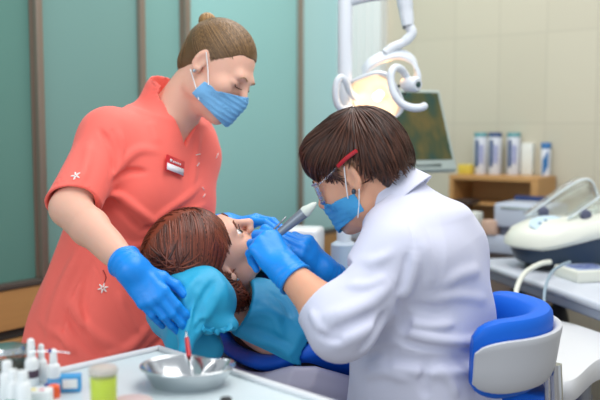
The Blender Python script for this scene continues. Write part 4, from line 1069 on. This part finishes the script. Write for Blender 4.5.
yk = [P(364, 72, LD+.03), P(370, 64, LD+.01), P(383, 57, LD), P(399, 54, LD), P(412, 60, LD), P(417, 72, LD), P(416, 84, LD)]
sp = spline(yk, 6); m = MB(); R_ = []
for i, p_ in enumerate(sp):
    t = nz(sp[min(i+1, len(sp)-1)]-sp[max(i-1, 0)]); wd = nz(V(.1, -.75, -.65)-t*np.dot(V(.1, -.75, -.65), t)); th_ = np.cross(t, wd)
    R_.append([p_+wd*.019*a+th_*.006*b for a, b in ((-1, -.6), (-.9, -1), (.9, -1), (1, -.6), (1, .6), (.9, 1), (-.9, 1), (-1, .6))])
m.rings(R_); m.done('yoke', M_LW, lamp)
pv0, pv1 = P(404, 84, LD-.01), P(418, 84.5, LD-.05)
MB().lathe(pv0, [(.017, 0), (.021, .01), (.021, np.linalg.norm(pv1-pv0)-.006), (.016, np.linalg.norm(pv1-pv0))], 20, axis=pv1-pv0).done('pivot', M_LW, lamp)
MB().lathe(pv1, [(.008, 0), (.008, .003)], 16, axis=pv1-pv0).done('pivot_cap', mat('dark_green_cap', '2d4a48', rough=.4), lamp)
for q_ in ((399, 86), (405, 94)): MB().lathe(P(*q_, LD-.06), [(.004, 0), (.004, .006)], 12, axis=(-.2, -1, 0)).done('screw', M_BLACK, lamp)
hl = [(356, 98, .0), (350, 92, -.03), (346, 82, -.05), (341, 77.5, -.06), (337, 82, -.065), (335.5, 92, -.065), (337, 103, -.06), (342, 109, -.05), (352, 108, -.02)]
MB().tube(spline([P(a, b, LD+c) for a, b, c in hl], 6), .0095, 12).done('handle', M_LW, lamp)
hr = [(406, 76, -.02), (402, 70, -.05), (396, 67.5, -.07), (391.5, 72, -.085), (391, 82, -.09), (394, 94, -.095), (401, 103, -.095), (411, 107.5, -.095), (421, 107.5, -.09), (427, 104, -.09)]
MB().tube(spline([P(a, b, LD+c) for a, b, c in hr], 6), [.0105]*52+[.009, .0075, .003], 12).done('handle', M_LW, lamp)
# monitor on the wall arm
M_SCR = mat('dark_screen', '283a30', rough=.12, var=.35, vscale=5)
mc = P(418, 131, 2.72); mrt = nz(V(.90, .43, 0)); mup = nz(V(-.19, .36, 1)-mrt*np.dot(V(-.19, .36, 1), mrt)); mf = np.cross(mrt, mup); MF = np.stack([-mrt, mf, mup], 1)
mon = empty('monitor', mc, 'flat monitor with a dark olive picture and grey bezel behind the operating light', 'monitor')
MB().box(mc, (.225, .030, .285), MF, .008, 3).done('bezel', mat('bezel_grey', 'a3b0ac', rough=.4), mon)
ms = bpy.data.materials.new('olive_picture'); ms.use_nodes = True; nt = ms.node_tree; b_ = nt.nodes['Principled BSDF']; b_.inputs['Roughness'].default_value = .15
tc = nt.nodes.new('ShaderNodeTexCoord'); mp = nt.nodes.new('ShaderNodeMapping'); mp.inputs['Scale'].default_value = (9, 9, 4); nz_ = nt.nodes.new('ShaderNodeTexNoise'); nz_.inputs['Scale'].default_value = 1.6; nz_.inputs['Detail'].default_value = 3
cr = nt.nodes.new('ShaderNodeValToRGB'); cr.color_ramp.elements[0].position = .35; cr.color_ramp.elements[0].color = srgb('20413a'); cr.color_ramp.elements[1].position = .62; cr.color_ramp.elements[1].color = srgb('5c5228'); e_ = cr.color_ramp.elements.new(.48); e_.color = srgb('3d4629')
nt.links.new(tc.outputs['Object'], mp.inputs[0]); nt.links.new(mp.outputs[0], nz_.inputs[0]); nt.links.new(nz_.outputs[0], cr.inputs[0]); nt.links.new(cr.outputs[0], b_.inputs['Base Color'])
sc_ = MB().box(mc+mf*.0155+mup*.012, (.198, .003, .236), MF).done('screen', ms, mon, smooth=False)
MB().box(mc+mf*.0155-mup*.124, (.10, .003, .010), MF).done('button_strip', mat('bezel_dark', '6d7a78', rough=.4), mon)
MB().box(mc-mf*.03, (.12, .03, .12), MF, .008).done('back_housing', M_GRYM, mon)
ma = tile_a(425); w0 = R3(ma, .02, 1.32)
MB().tube(spline([mc-mf*.045, lerp(mc, w0, .5)+V(.02, 0, -.02), w0], 6), .016, 10).done('wall_arm', M_GRYM, mon)
# ------------------------------------------------------------------ on the counter
ba0, ba1 = tile_a(455)+.075, tile_a(553)+.02
bk = empty('desk_shelf', R3((ba0+ba1)/2, .12, CZ), 'low open wooden shelf on the counter with cylinders lined up on top', 'shelf')
ZB = 1.158
F_ = .20
def bpanel(n, *a):
    m = MB(); rbx(m, *a, .002); return m.done(n, M_WOOD, bk, smooth=False)
bpanel('top_board', ba0, ba1, .01, F_, ZB-.018, ZB); bpanel('side_panel', ba0, ba0+.018, .01, F_, CZ, ZB-.018); bpanel('side_panel', ba1-.03, ba1, .01, F_, CZ, ZB-.018); bpanel('back_panel', ba0+.018, ba1-.03, .01, .02, CZ, ZB-.018); bpanel('inner_shelf', ba0+.018, ba0+.22, .03, F_-.02, 1.04, 1.05)
M_CANW = mat('can_white', 'd9dfe8', rough=.35, spec=.5)
M_CANB = mat('can_navy', '2c4a78', rough=.4); M_CANT = mat('can_teal', '5f9aa0', rough=.4); M_CANV = mat('can_violet', '9aa2cc', rough=.4)
for i, (px, lb) in enumerate(((480.5, 'leftmost of the three printed white and blue cylinders on the wooden shelf'), (495, 'middle one of the three printed white and blue cylinders on the wooden shelf'), (513.5, 'printed white and blue cylinder beside the plain white box on the wooden shelf'))):
    d_ = 3.42-.02*i; c = P(px, 150, d_); c = V(c[0], c[1], ZB); h_ = .170
    cn = empty('canister', c, lb, 'canister', 'printed cylinders on the wooden shelf')
    MB().lathe(c, [(.0255, 0), (.0265, .002), (.0265, h_-.02), (.026, h_-.018)], 24).done('tube_body', M_CANW, cn)
    MB().lathe(c+V(0, 0, h_-.018), [(.0268, 0), (.0268, .016), (.0255, .018)], 24).done('lid', M_CANT if i != 1 else M_CANB, cn)
    m = MB(); vd = nz(V(-c[0], -c[1], 0)); sdv = np.cross(V(0, 0, 1), vd)
    def strip(a0, a1, z0, z1): return [[c+(vd*math.cos(a)+sdv*math.sin(a))*.0269+V(0, 0, z) for a in np.linspace(a0, a1, 8)] for z in (z0, z1)]
    m.rings(strip(-.9, -.3, .03, .14), False, False, False); m.done('printed_band', M_CANB, cn)
    m = MB(); m.rings(strip(-.2, .35, .045, .12), False, False, False); m.done('printed_panel', M_CANV, cn)
    m = MB(); [m.rings(strip(.42, .52, .04+k*.02, .05+k*.02), False, False, False) for k in range(4)]; m.done('printed_lines', M_CANB, cn)
c = P(528, 150, 3.36); c[2] = ZB; MB().box(c+V(0, 0, .064), (.048, .03, .128), RM, .003).done('white_box', mat('white_card', 'dfe3dd', rough=.6)); tag(bpy.data.objects['white_box'], 'plain white upright carton between the last printed cylinder and the blue tube', 'box')
c = P(546, 150, 3.30); c[2] = ZB
tb = empty('paste_tube', c, 'narrow white tube with a dark blue cap at the right end of the wooden shelf', 'tube')
MB().lathe(c, [(.018, 0), (.019, .003), (.019, .105), (.018, .107)], 20).done('tube_body', M_CANW, tb)
MB().lathe(c+V(0, 0, .107), [(.0195, 0), (.0195, .022), (.018, .024)], 20).done('cap', mat('cap_blue', '2f6ea8', rough=.4), tb)
m = MB(); vd = nz(V(-c[0], -c[1], 0)); sdv = np.cross(V(0, 0, 1), vd)
m.rings([[c+(vd*math.cos(a)+sdv*math.sin(a))*.0194+V(0, 0, z+.02*math.sin(a*2)) for a in np.linspace(-.7, .5, 8)] for z in (.02, .085)], False, False, False); m.done('printed_band', mat('cap_blue', '2f6ea8'), tb)
c = P(466, 168, 3.42); c[2] = ZB; MB().box(c+V(0, 0, .020), (.056, .04, .040), RM, .003).done('yellow_box', mat('yellow_card', 'd8c04a', rough=.6)); tag(bpy.data.objects['yellow_box'], 'small yellow carton at the left end of the wooden shelf', 'box')
# things standing in front of the shelf
def put(name, px, py, d, size, mtl, label, cat, rz=None, bev=.004, z=CZ, group=None):
    c = P(px, py, d); o = MB().box((c[0], c[1], z+size[2]/2), size, RM if rz is None else rot((0, 0, 1), rz), bev).done(name, mtl); return tag(o, label, cat, group)
c = P(531, 210, 2.98)
prn = empty('desk_printer', V(c[0], c[1], CZ), 'boxy lavender grey desk device in front of the wooden shelf', 'device')
MB().box((c[0], c[1], CZ+.072), (.215, .16, .086), RM, .010, 3).done('housing', M_LAV, prn); MB().box((c[0], c[1], CZ+.014), (.17, .14, .028), RM, .004).done('base', mat('dark_slate', '5a5f70', rough=.5), prn)
MB().box((c[0]+E2[0]*.081, c[1]+E2[1]*.081, CZ+.10), (.16, .003, .006), RM).done('front_slot', mat('bezel_grey', 'a3b0ac'), prn)
put('navy_folder', 532, 195, 3.15, (.13, .03, .125), mat('navy_cover', '26396b', rough=.6), 'dark navy folder standing behind the boxy grey device', 'folder')
put('paper_stack', 487, 215, 3.10, (.10, .09, .035), mat('paper_greenish', 'cdd6c6', rough=.8), 'low stack of pale papers left of the boxy grey device', 'papers')
put('dark_tray', 466, 205, 3.28, (.08, .09, .018), mat('dark_brown_plastic', '3a2b24', rough=.5), 'flat dark tray inside the left compartment of the wooden shelf', 'tray', z=1.05)
put('peach_box', 491, 225, 3.00, (.055, .05, .052), mat('peach_card', 'c9a894', rough=.7), 'small peach carton below the pale papers on the counter', 'box')
put('white_carton', 474, 222, 3.06, (.045, .06, .075), mat('white_card', 'dfe3dd'), 'white carton next to the seated person\'s back on the counter', 'box')
c = P(516, 228, 2.94); MB().lathe((c[0], c[1], CZ), [(.014, 0), (.014, .030), (.011, .034)], 16).done('red_pot', mat('red_pot', 'c0404c', rough=.4)); tag(bpy.data.objects['red_pot'], 'tiny red pot at the foot of the boxy grey device', 'pot')
# ------------------------------------------------------------------ instrument table with the scaler unit
M_TBL = mat('table_pale_grey', 'cdd3df', rough=.35)
TZ = .90; e0 = Pz(484, 263, TZ); e1 = Pz(600, 303, TZ); td = nz(e1-e0); tn = V(-td[1], td[0], 0); tn = tn if tn[0] > 0 else -tn; TF = np.stack([-td, tn*-1 if np.cross(-td, -tn)[2] > 0 else tn, V(0, 0, 1)], 1)
TF = np.stack([tn, np.cross(V(0, 0, 1), tn), V(0, 0, 1)], 1)
tbl = empty('instrument_table', e0+tn*.3-V(0, 0, TZ), 'pale grey instrument table with stepped edge right of the seated person', 'table')
tc_ = e0+td*.33+tn*.36
MB().box(tc_+V(0, 0, -.012), (.72, .84, .024), TF, .010, 3).done('top', M_TBL, tbl)
MB().box(tc_+V(0, 0, -.040)+tn*.008, (.70, .82, .034), TF, .010, 3).done('apron', mat('table_mid_grey', 'a8b0c2', rough=.4), tbl)
MB().box(tc_+V(0, 0, -.062)+tn*.03, (.64, .70, .016), TF, .006).done('under_tray', M_TBL, tbl)
c = tc_+tn*.20; MB().box((c[0], c[1], .45), (.10, .16, .78), TF, .01).done('column', M_LPL, tbl); MB().box((c[0], c[1], .03), (.30, .55, .06), TF, .02).done('foot', M_LPL, tbl)
M_CREAM = mat('cream_shell', 'e2e5da', rough=.35); M_NAVY = mat('navy_body', '26394f', rough=.4); M_CLEAR = mat('clear_hood', 'e2f0f4', rough=.05, trans=1.0, alpha=.42, spec=.7)
uc = P(577, 240, 2.66); uc = V(uc[0], uc[1], TZ+.019); ux = nz(V(.985, -.17, 0)); uy = V(-ux[1], ux[0], 0); UF = np.stack([ux, uy, V(0, 0, 1)], 1)
un = empty('scaler_unit', uc, 'cream and navy table unit with clear hoods and a round keypad', 'device')
def ul(x, y, z): return uc+UF@V(x, y, z)*1.07
def uring(x0, x1, w, z0, zs=0.0, n=40, e=2.5):
    out = []
    for t in np.linspace(0, 2*math.pi, n, endpoint=False):
        c_, s_ = math.cos(t), math.sin(t); x = (x0+x1)/2+(x1-x0)/2*np.sign(c_)*abs(c_)**(2/e); out.append(ul(x, w*np.sign(s_)*abs(s_)**(2/e), z0+zs*max(0, x-x0-.10)))
    return out
m = MB(); m.rings([uring(-.15, .29, .09, -.0185), uring(-.15, .29, .09, .004)]); m.done('plinth', M_BLACK, un)
m = MB(); m.rings([uring(-.165, .30, .105, .002), uring(-.180, .31, .118, .010), uring(-.195, .32, .128, .048, .30)]); m.done('body', M_NAVY, un)
m = MB(); m.rings([uring(-.200, .325, .132, .048, .30), uring(-.212, .33, .140, .056, .30), uring(-.210, .33, .139, .072, .30), uring(-.190, .32, .128, .102, .28), uring(-.14, .29, .095, .128, .24)]); m.done('top_shell', M_CREAM, un)
kp = MB(); kc = ul(-.088, -.068, .121); kn_ = nz(UF@V(-.25, -.62, .85)); KF = frame(x=ux, z=kn_)
m = MB(); m.rings([[kc+KF@V(.062*math.cos(t), .038*math.sin(t), h) for t in np.linspace(0, 2*math.pi, 28, endpoint=False)] for h in (-.012, .002)]); kpo = m.done('keypad', mat('keypad_blue', 'c3d9e6', rough=.3), un)
m = MB()
for kx, ky in ((-.03, 0), (-.012, .014), (-.012, -.014), (.008, .014), (.008, -.014), (.028, .006), (.028, -.012)): m.lathe(kc+KF@V(kx, ky, .002), [(.0055, 0), (.005, .0015)], 12, axis=kn_)
m.done('buttons', mat('button_slate', '5d7f9c', rough=.4), kpo)
for i, (xo, yo) in enumerate(((-.10, .045), (.01, -.02))):
    def arc(y, k=1.0): return [ul(xo+x*k, yo+y, .138+z*k*1.08) for x, z in ((-.05, .0), (-.015, .022), (.03, .055), (.085, .092), (.115, .104), (.135, .098), (.148, .075), (.155, .045))]
    ar0, ar1 = spline(arc(-.055), 4), spline(arc(.055), 4)
    m = MB(); m.rings([ar0, spline(arc(-.03), 4), spline(arc(.03), 4), ar1], False, False, False)
    base0 = [V(p_[0], p_[1], uc[2]+.10+.02) for p_ in ar0]
    hd = m.done('clear_hood', M_CLEAR, un); s_ = hd.modifiers.new('thickness', 'SOLIDIFY'); s_.thickness = .003
    m = MB(); ctr = ul(xo+.15, yo-.055, .11)
    m.rings([ar0, [V(p_[0], p_[1], max(uc[2]+.140, p_[2]-.20)) if True else p_ for p_ in ar0]], False, False, False); sd2 = m.done('hood_side', M_CLEAR, hd); s_ = sd2.modifiers.new('thickness', 'SOLIDIFY'); s_.thickness = .003
    MB().tube(ar0, .0028, 8).done('hood_rim', mat('hood_rim', 'dfeaf0', rough=.15, spec=.7), hd)
    MB().lathe(ul(xo-.0, yo-.058, .150), [(.016, -.004), (.018, 0), (.015, .010), (.004, .014)], 18, axis=-uy).done('hinge_knob', mat('knob_slate', '51566e', rough=.4), hd)
# keypad box on the table edge
kb = Pz(585, 267, .935); kb[2] = TZ; kd = empty('control_pad', kb, 'small pale control pad with a blue display lying at the table edge', 'control pad')
MB().box(kb+V(0, 0, .0175), (.13, .13, .035), TF, .005).done('case', M_CREAM, kd)
MB().box(kb+V(0, 0, .0355), (.105, .10, .002), TF).done('display', mat('lcd_blue', 'a9b9dc', rough=.25), kd, smooth=False)
m = MB(); [m.box(kb+TF@V(-.035+.0175*i, -.025+.0165*j, .0372), (.012, .010, .001), TF) for i in range(5) for j in range(4) if (i*7+j*3) % 4]
m.done('display_symbols', mat('lcd_ink', '51609c', rough=.4), kd, smooth=False)
# hoses
h0 = P(552, 263, 2.50); MB().tube(spline([P(520, 330, 2.25), P(516, 300, 2.33), P(518, 285, 2.38), P(526, 272, 2.43), P(540, 264, 2.47), P(550, 262, 2.50)], 6), .0075, 10).done('white_hose', M_CREAM); tag(bpy.data.objects['white_hose'], 'thick white hose arching over the table edge behind the blue stool back', 'hose')
MB().tube(spline([P(545, 318, 2.15), P(544, 300, 2.20), P(546, 285, 2.24), P(552, 272, 2.30), P(562, 265, 2.36), P(570, 262, 2.40)], 6), .0042, 8).done('grey_cable', mat('cable_bluegrey', '8fa4b4', rough=.45)); tag(bpy.data.objects['grey_cable'], 'thin blue grey cable looping down from the control pad', 'cable')
# ------------------------------------------------------------------ white rounded tray arm at the lower right
wt = empty('side_tray', (.62, 1.95, 0), 'glossy white rounded tray on a post beside the blue stool back', 'tray')
WZ = .82
ws = [Pz(552, 322, WZ), Pz(606, 336, WZ), Pz(640, 352, WZ), Pz(600, 362, WZ), Pz(572, 384, WZ), Pz(548, 380, WZ), Pz(540, 350, WZ)]
def closed(pts, n=8):
    pts = [np.asarray(p, float) for p in pts]; m_ = len(pts); out = []
    for i in range(m_):
        p0, p1, p2, p3 = pts[i-1], pts[i], pts[(i+1) % m_], pts[(i+2) % m_]
        for k in range(n):
            t = k/n; out.append(0.5*((2*p1)+(-p0+p2)*t+(2*p0-5*p1+4*p2-p3)*t*t+(-p0+3*p1-3*p2+p3)*t**3))
    return out
ol = closed(ws); oc = np.mean(ol, 0)
def inset(k, z): return [oc+(p_-oc)*k+V(0, 0, z) for p_ in ol]
m = MB(); m.rings([inset(.90, -.045), inset(.97, -.035), inset(1.0, -.015), inset(.99, .0), inset(.96, .006), inset(.80, .007)]); m.done('tray_top', M_WPL, wt)
MB().tube([V(oc[0]+.02, oc[1]+.03, .03), V(oc[0]+.02, oc[1]+.03, WZ-.04)], .02, 12).done('post', M_GRYM, wt)
MB().lathe((oc[0]+.02, oc[1]+.03, 0), [(.15, 0), (.15, .02), (.03, .04)], 28).done('foot', M_LPL, wt)
# ------------------------------------------------------------------ operator stool
M_STB = mat('bright_blue_vinyl', '0662d2', rough=.5, spec=.3, bump=.08, bscale=50); M_STG = mat('stool_grey_shell', 'c3c6cc', rough=.4)
stl = empty('operator_stool', (.27, 1.73, 0), 'operator stool with a wrap-round bright blue back in a grey shell under the seated person', 'stool')
bc_ = V(.320, 1.655, 0)
def arcp(r, a, z): return V(bc_[0]+r*math.cos(a), bc_[1]+r*math.sin(a), z)
A0, A1 = math.radians(-92), math.radians(62)
def band(r0, r1, z0, z1, rn, n=40, tilt=.0, tz=.0):
    R_ = []
    for i, a in enumerate(np.linspace(A0, A1, n)):
        u = i/(n-1); e = min(u, 1-u)*n/6; k = math.sqrt(max(0.02, 1-(1-min(1, e))**2)) if e < 1 else 1.0
        zc = (z0+z1)/2+tz*math.cos(a); hh = (z1-z0)/2*(.55+.45*k); rc = (r0+r1)/2; hw = (r1-r0)/2*(.5+.5*k); rr = []
        for t in np.linspace(0, 2*math.pi, 20, endpoint=False):
            c_, s_ = math.cos(t), math.sin(t); rr.append(arcp(1.0*(rc+hw*np.sign(c_)*abs(c_)**.6)+tilt*s_, a, zc+hh*np.sign(s_)*abs(s_)**.6))
        R_.append(rr)
    return R_
RX = .168
m = MB(); m.rings(band(RX-.045, RX+.012, .845, 1.0, .02, tilt=.012)); m.done('back_cushion', M_STB, stl)
m = MB(); m.rings(band(RX+.004, RX+.026,   .862, .968, .02, tilt=.012)); m.done('back_shell', M_STG, stl)
for s in (-.16, .10): MB().tube(spline([arcp(RX+.024, s, .88), arcp(RX+.026, s, .74), arcp(RX-.02, s, .60), arcp(RX-.12, s, .545)], 6), .012, 10).done('back_bar', M_CHROME, stl)
SZ = dPel[2]-.155
m = MB(); m.lathe((dPel[0]-.03, dPel[1], SZ), [(.05, -.075), (.19, -.07), (.215, -.045), (.215, -.02), (.19, 0), (.05, .004)], 40); m.done('seat', M_STB, stl)
MB().lathe((dPel[0]-.03, dPel[1], .1), [(.030, 0), (.030, .22), (.020, .23), (.020, SZ-.17)], 20).done('gas_lift', M_CHROME, stl)
for k in range(5):
    a = k*2*math.pi/5+.3; c = V(dPel[0]-.03, dPel[1], .11); e = c+V(math.cos(a), math.sin(a), -.25)*.28
    lg = MB().tube([c, V(e[0], e[1], .075)], [.022, .016], 10).done('leg', M_GRYM, stl)
    MB().lathe((e[0]-.012, e[1], .028), [(.010, -.002), (.028, 0), (.028, .022), (.010, .024)], 16, axis=(1, 0, 0)).done('castor', M_BLACK, lg)
# ------------------------------------------------------------------ near instrument table and what stands on it
FZ = .95
fa, fb = Pz(62, 372, FZ), Pz(150, 352, FZ); fe = nz(fb-fa); fg = V(fe[1], -fe[0], 0); f1 = Pz(268, 385, FZ)
fk = fa+fe*np.dot(f1-fa, fe)         # right-hand corner
FF = np.stack([fe, np.cross(V(0, 0, 1), fe), V(0, 0, 1)], 1)
ft = empty('tray_table', fk-fe*.4+fg*.3-V(0, 0, FZ), 'pale mobile tray table in the foreground carrying bottles and a steel dish', 'table')
fc = fk-fe*.40+fg*.30
MB().box(fc-V(0, 0, .011), (.80, .60, .022), FF, .006).done('top', mat('tray_pale_blue', 'cfdde2', rough=.3), ft)
m = MB()
m.box(fc+fg*.297+V(0, 0, .004), (.80, .006, .010), FF); m.box(fc-fg*.297+V(0, 0, .004), (.80, .006, .010), FF); m.box(fc+fe*.397+V(0, 0, .004), (.006, .588, .010), FF); m.box(fc-fe*.397+V(0, 0, .004), (.006, .588, .010), FF)
m.done('rim', M_WPL, ft)
for a, b in ((-1, -1), (-1, 1), (1, -1), (1, 1)):
    c = fc+fe*a*.36+fg*b*.26; lg = MB().tube([V(c[0], c[1], .06), V(c[0], c[1], FZ-.02)], .013, 10).done('leg', M_WPL, ft)
    MB().lathe((c[0]-.012, c[1], .032), [(.01, -.002), (.03, 0), (.03, .022), (.01, .024)], 16, axis=(1, 0, 0)).done('castor', M_BLACK, lg)
def T(px, py): return Pz(px, py, FZ)
# kidney dish
kc_ = Pz(188, 384, FZ); M_STEEL = mat('brushed_steel', 'c9cdd0', rough=.22, metal=1.0)
def kid(s, z, n=56):
    out = []
    for t in np.linspace(0, 2*math.pi, n, endpoint=False):
        x = .070*math.cos(t)*s; y = .058*math.sin(t)*s*(1-.42*math.exp(-((t-1.05)/.42)**2))
        out.append(kc_+V(x, y, z))
    return out
dish = empty('kidney_dish', kc_, 'shiny steel kidney dish on the pale tray table', 'dish')
m = MB(); m.rings([kid(.70, .001), kid(.76, .003), kid(.98, .029), kid(1.04, .0305), kid(1.045, .029), kid(1.0, .025), kid(.79, .0), kid(.6, -.0)], True, True)
m.done('bowl', M_STEEL, dish)
MB().tube(kid(1.04, .030)+kid(1.04, .030)[:1], .0018, 8, cap=False).done('rolled_rim', M_STEEL, dish)
# round mirror and red handled probe lying in the dish
q0 = P(189, 357, 1.335); q1 = P(186, 331, 1.37)
pb_ = empty('probe', q0, 'slim probe with a red handle standing up from the steel dish', 'dental tool')
MB().tube([q0, lerp(q0, q1, .72)], [.0042, .0038], 10).done('red_handle', M_RED, pb_); MB().tube([lerp(q0, q1, .72), q1], [.0028, .0008], 8).done('steel_tip', M_CHROME, pb_)
MB().tube([q0, kc_+V(.008, .005, .006)], [.0028, .0024], 8).done('lower_shank', M_CHROME, pb_)
w0_ = kc_+V(.016, -.008, .004); w1_ = kc_+V(.040, .022, .030)
mi = empty('dish_tweezers', w0_, 'pale bent tweezers resting across the steel dish', 'dental tool')
for s in (-1, 1): MB().tube(spline([w0_+V(s*.001, 0, 0), lerp(w0_, w1_, .5)+V(s*.004, 0, .002), w1_+V(s*.001, 0, 0)], 5), .0018, 8).done('arm', M_CHROME, mi)
# bottles
M_BOT = mat('bottle_white', 'e6e9ea', rough=.4); M_LBLD = mat('label_dark', '4a3848', rough=.6); M_LBLG = mat('label_green', '4f9a84', rough=.6); M_LBLB = mat('label_blue', '5f9fd0', rough=.6)
def bottle(px, py, w, h, label, lab, drop=True):
    """w,h in metres, base on the tray"""
    c = T(px, py); o = empty('dropper_bottle', c, label, 'bottle', 'white dropper bottles on the tray table'); r = w/2
    if drop:
        MB().lathe(c, [(r*.9, 0), (r, .002), (r, h*.50), (r*.86, h*.56), (r*.62, h*.60)], 22).done('bottle_body', M_BOT, o)
        MB().lathe(c+V(0, 0, h*.60), [(r*.60, 0), (r*.60, h*.08), (r*.58, h*.10), (r*.52, h*.34), (r*.42, h*.38), (r*.2, h*.40)], 20).done('nozzle_cap', M_BOT, o)
    else:
        MB().lathe(c, [(r*.9, 0), (r, .002), (r, h*.66), (r*.8, h*.72), (r*.55, h*.75)], 22).done('bottle_body', M_BOT, o)
        MB().lathe(c+V(0, 0, h*.74), [(r*.66, 0), (r*.66, h*.22), (r*.58, h*.25)], 20).done('screw_cap', M_BOT, o)
    if lab is not None:
        z0, z1, mm = lab; MB().lathe(c, [(r*1.012, h*z0), (r*1.012, h*z1)], 22, cap0=False, cap1=False).done('paper_label', mm, o)
    return o
bottle(32, 385, .021, .074, 'tall white dropper bottle with a dark label band, beside the glass jar', (.18, .34, M_LBLD))
bottle(42, 381, .017, .060, 'white dropper bottle half hidden behind the dark-banded bottle', None)
bottle(54, 384, .020, .056, 'white dropper bottle standing alone in front of the coral tunic hem', (.04, .2, M_LBLB))
bottle(8, 402, .022, .062, 'white screw-cap bottle at the left edge of the tray table', None, False)
bottle(14, 409, .021, .058, 'white screw-cap bottle with a green label, second of the front left row', (.05, .28, M_LBLG), False)
bottle(24, 412, .021, .060, 'rightmost white screw-cap bottle of the front left row', (.05, .22, M_LBLG), False)
# blue and white packet, orange cap, small parts
def fbox(name, px, py, size, mtl, label, cat, rz=0, bev=.002):
    c = T(px, py); R_ = rot((0, 0, 1), rz); o = MB().box(c+V(0, 0, size[2]/2), size, R_, bev).done(name, mtl); tag(o, label, cat); return o, c, R_
o, c, R_ = fbox('blue_packet', 71, 391, (.031, .018, .026), mat('packet_blue', '3f96cf', rough=.5), 'small blue packet with a white panel on the tray table', 'packet', 8)
MB().box(c+R_@V(0, -.0095, .014), (.022, .001, .014), R_).done('white_panel', M_BOT, o, smooth=False)
c = T(54, 397); o = MB().lathe(c, [(.009, 0), (.0095, .003), (.0085, .017), (.005, .019)], 18).done('orange_cap', mat('orange_plastic', 'ee5a22', rough=.4)); tag(o, 'bright orange cap beside the blue packet', 'cap')
c = T(47, 394); o = MB().lathe(c, [(.004, 0), (.0045, .002), (.004, .015), (.002, .017)], 14).done('navy_stopper', mat('navy_plastic', '27408f', rough=.4)); tag(o, 'tiny navy stopper just left of the orange cap', 'stopper')
o, c, R_ = fbox('white_tub', 40, 404, (.034, .026, .022), M_BOT, 'low white tub with coloured dots in front of the dropper bottles', 'tub', 5)
m = MB(); m.lathe(c+R_@V(-.008, -.002, .0222), [(.004, 0), (.004, .001)], 12); m.done('yellow_dot', mat('yellow_dot', 'e8d65a', rough=.5), o)
m = MB(); m.lathe(c+R_@V(.004, -.004, .0222), [(.004, 0), (.004, .001)], 12); m.done('pink_dot', mat('pink_dot', 'df8f9c', rough=.5), o)
# yellow-green beaker with clear lid
c = T(104, 408); yc = empty('yellow_beaker', c, 'beaker of bright yellow green paste under a cloudy lid in the foreground', 'beaker')
MB().lathe(c, [(.0165, 0), (.0175, .002), (.0185, .045), (.0185, .046)], 28).done('paste', mat('lime_paste', 'c9da18', rough=.35), yc)
MB().lathe(c, [(.0175, -.0), (.0190, .001), (.0198, .056), (.0190, .057), (.0188, .0465)], 28, cap1=False).done('clear_wall', mat('cloudy_plastic', 'e6ead9', rough=.2, trans=.8, alpha=.3), yc)
MB().lathe(c+V(0, 0, .056), [(.0205, -.004), (.0208, 0), (.019, .004), (.004, .006)], 28).done('lid', mat('cloudy_lid', 'd9d2cb', rough=.35, trans=.3, alpha=.85), yc)
c = T(132, 404); o = MB().lathe(c, [(.028, 0), (.030, .002), (.030, .005), (.027, .006), (.010, .0065)], 32).done('pink_lid', mat('pink_grey_lid', 'c9b4b2', rough=.4)); tag(o, 'flat pinkish lid lying at the near edge of the tray table', 'lid')
c = T(226, 402); o = MB().lathe(c, [(.008, 0), (.0085, .002), (.0085, .006), (.006, .007)], 20).done('black_cap', M_BLACK); tag(o, 'small black cap in front of the steel dish', 'cap')
# glass jars with metal lids at the left edge
M_GLASS = mat('jar_glass', 'b8cfc4', rough=.05, trans=.9, alpha=.45); M_DK = mat('dark_contents', '4d4438', rough=.5, var=.4, vscale=60)
for px, py, r, h, lb in ((8, 384, .026, .062, 'leftmost glass jar with a steel lid and dark contents on the tray table'), (22, 379, .022, .054, 'second glass jar with a steel lid, behind the dark-banded bottle')):
    c = T(px, py); j = empty('glass_jar', c, lb, 'jar', 'lidded glass jars on the tray table')
    MB().lathe(c, [(r*.9, 0), (r, .003), (r, h*.8), (r*.9, h*.86)], 28).done('glass', M_GLASS, j)
    MB().lathe(c+V(0, 0, .003), [(r*.86, 0), (r*.86, h*.5)], 24).done('contents', M_DK, j)
    MB().lathe(c+V(0, 0, h*.84), [(r*1.03, 0), (r*1.05, h*.05), (r*.98, h*.14), (r*.3, h*.18)], 28).done('steel_lid', M_STEEL, j)
q = [P(29, 352, 1.27), P(50, 351, 1.27), P(70, 353, 1.27)]
wp = empty('wire_probe', q[0], 'fine wire probe with a blue bead resting across the bottle tops', 'dental tool')
MB().tube(spline(q, 5), .0011, 8).done('wire', M_CHROME, wp); MB().lathe(q[1], [(.001, -.003), (.003, -.0015), (.003, .0015), (.001, .003)], 10, axis=(1, 0, 0)).done('bead', mat('navy_plastic', '27408f'), wp)
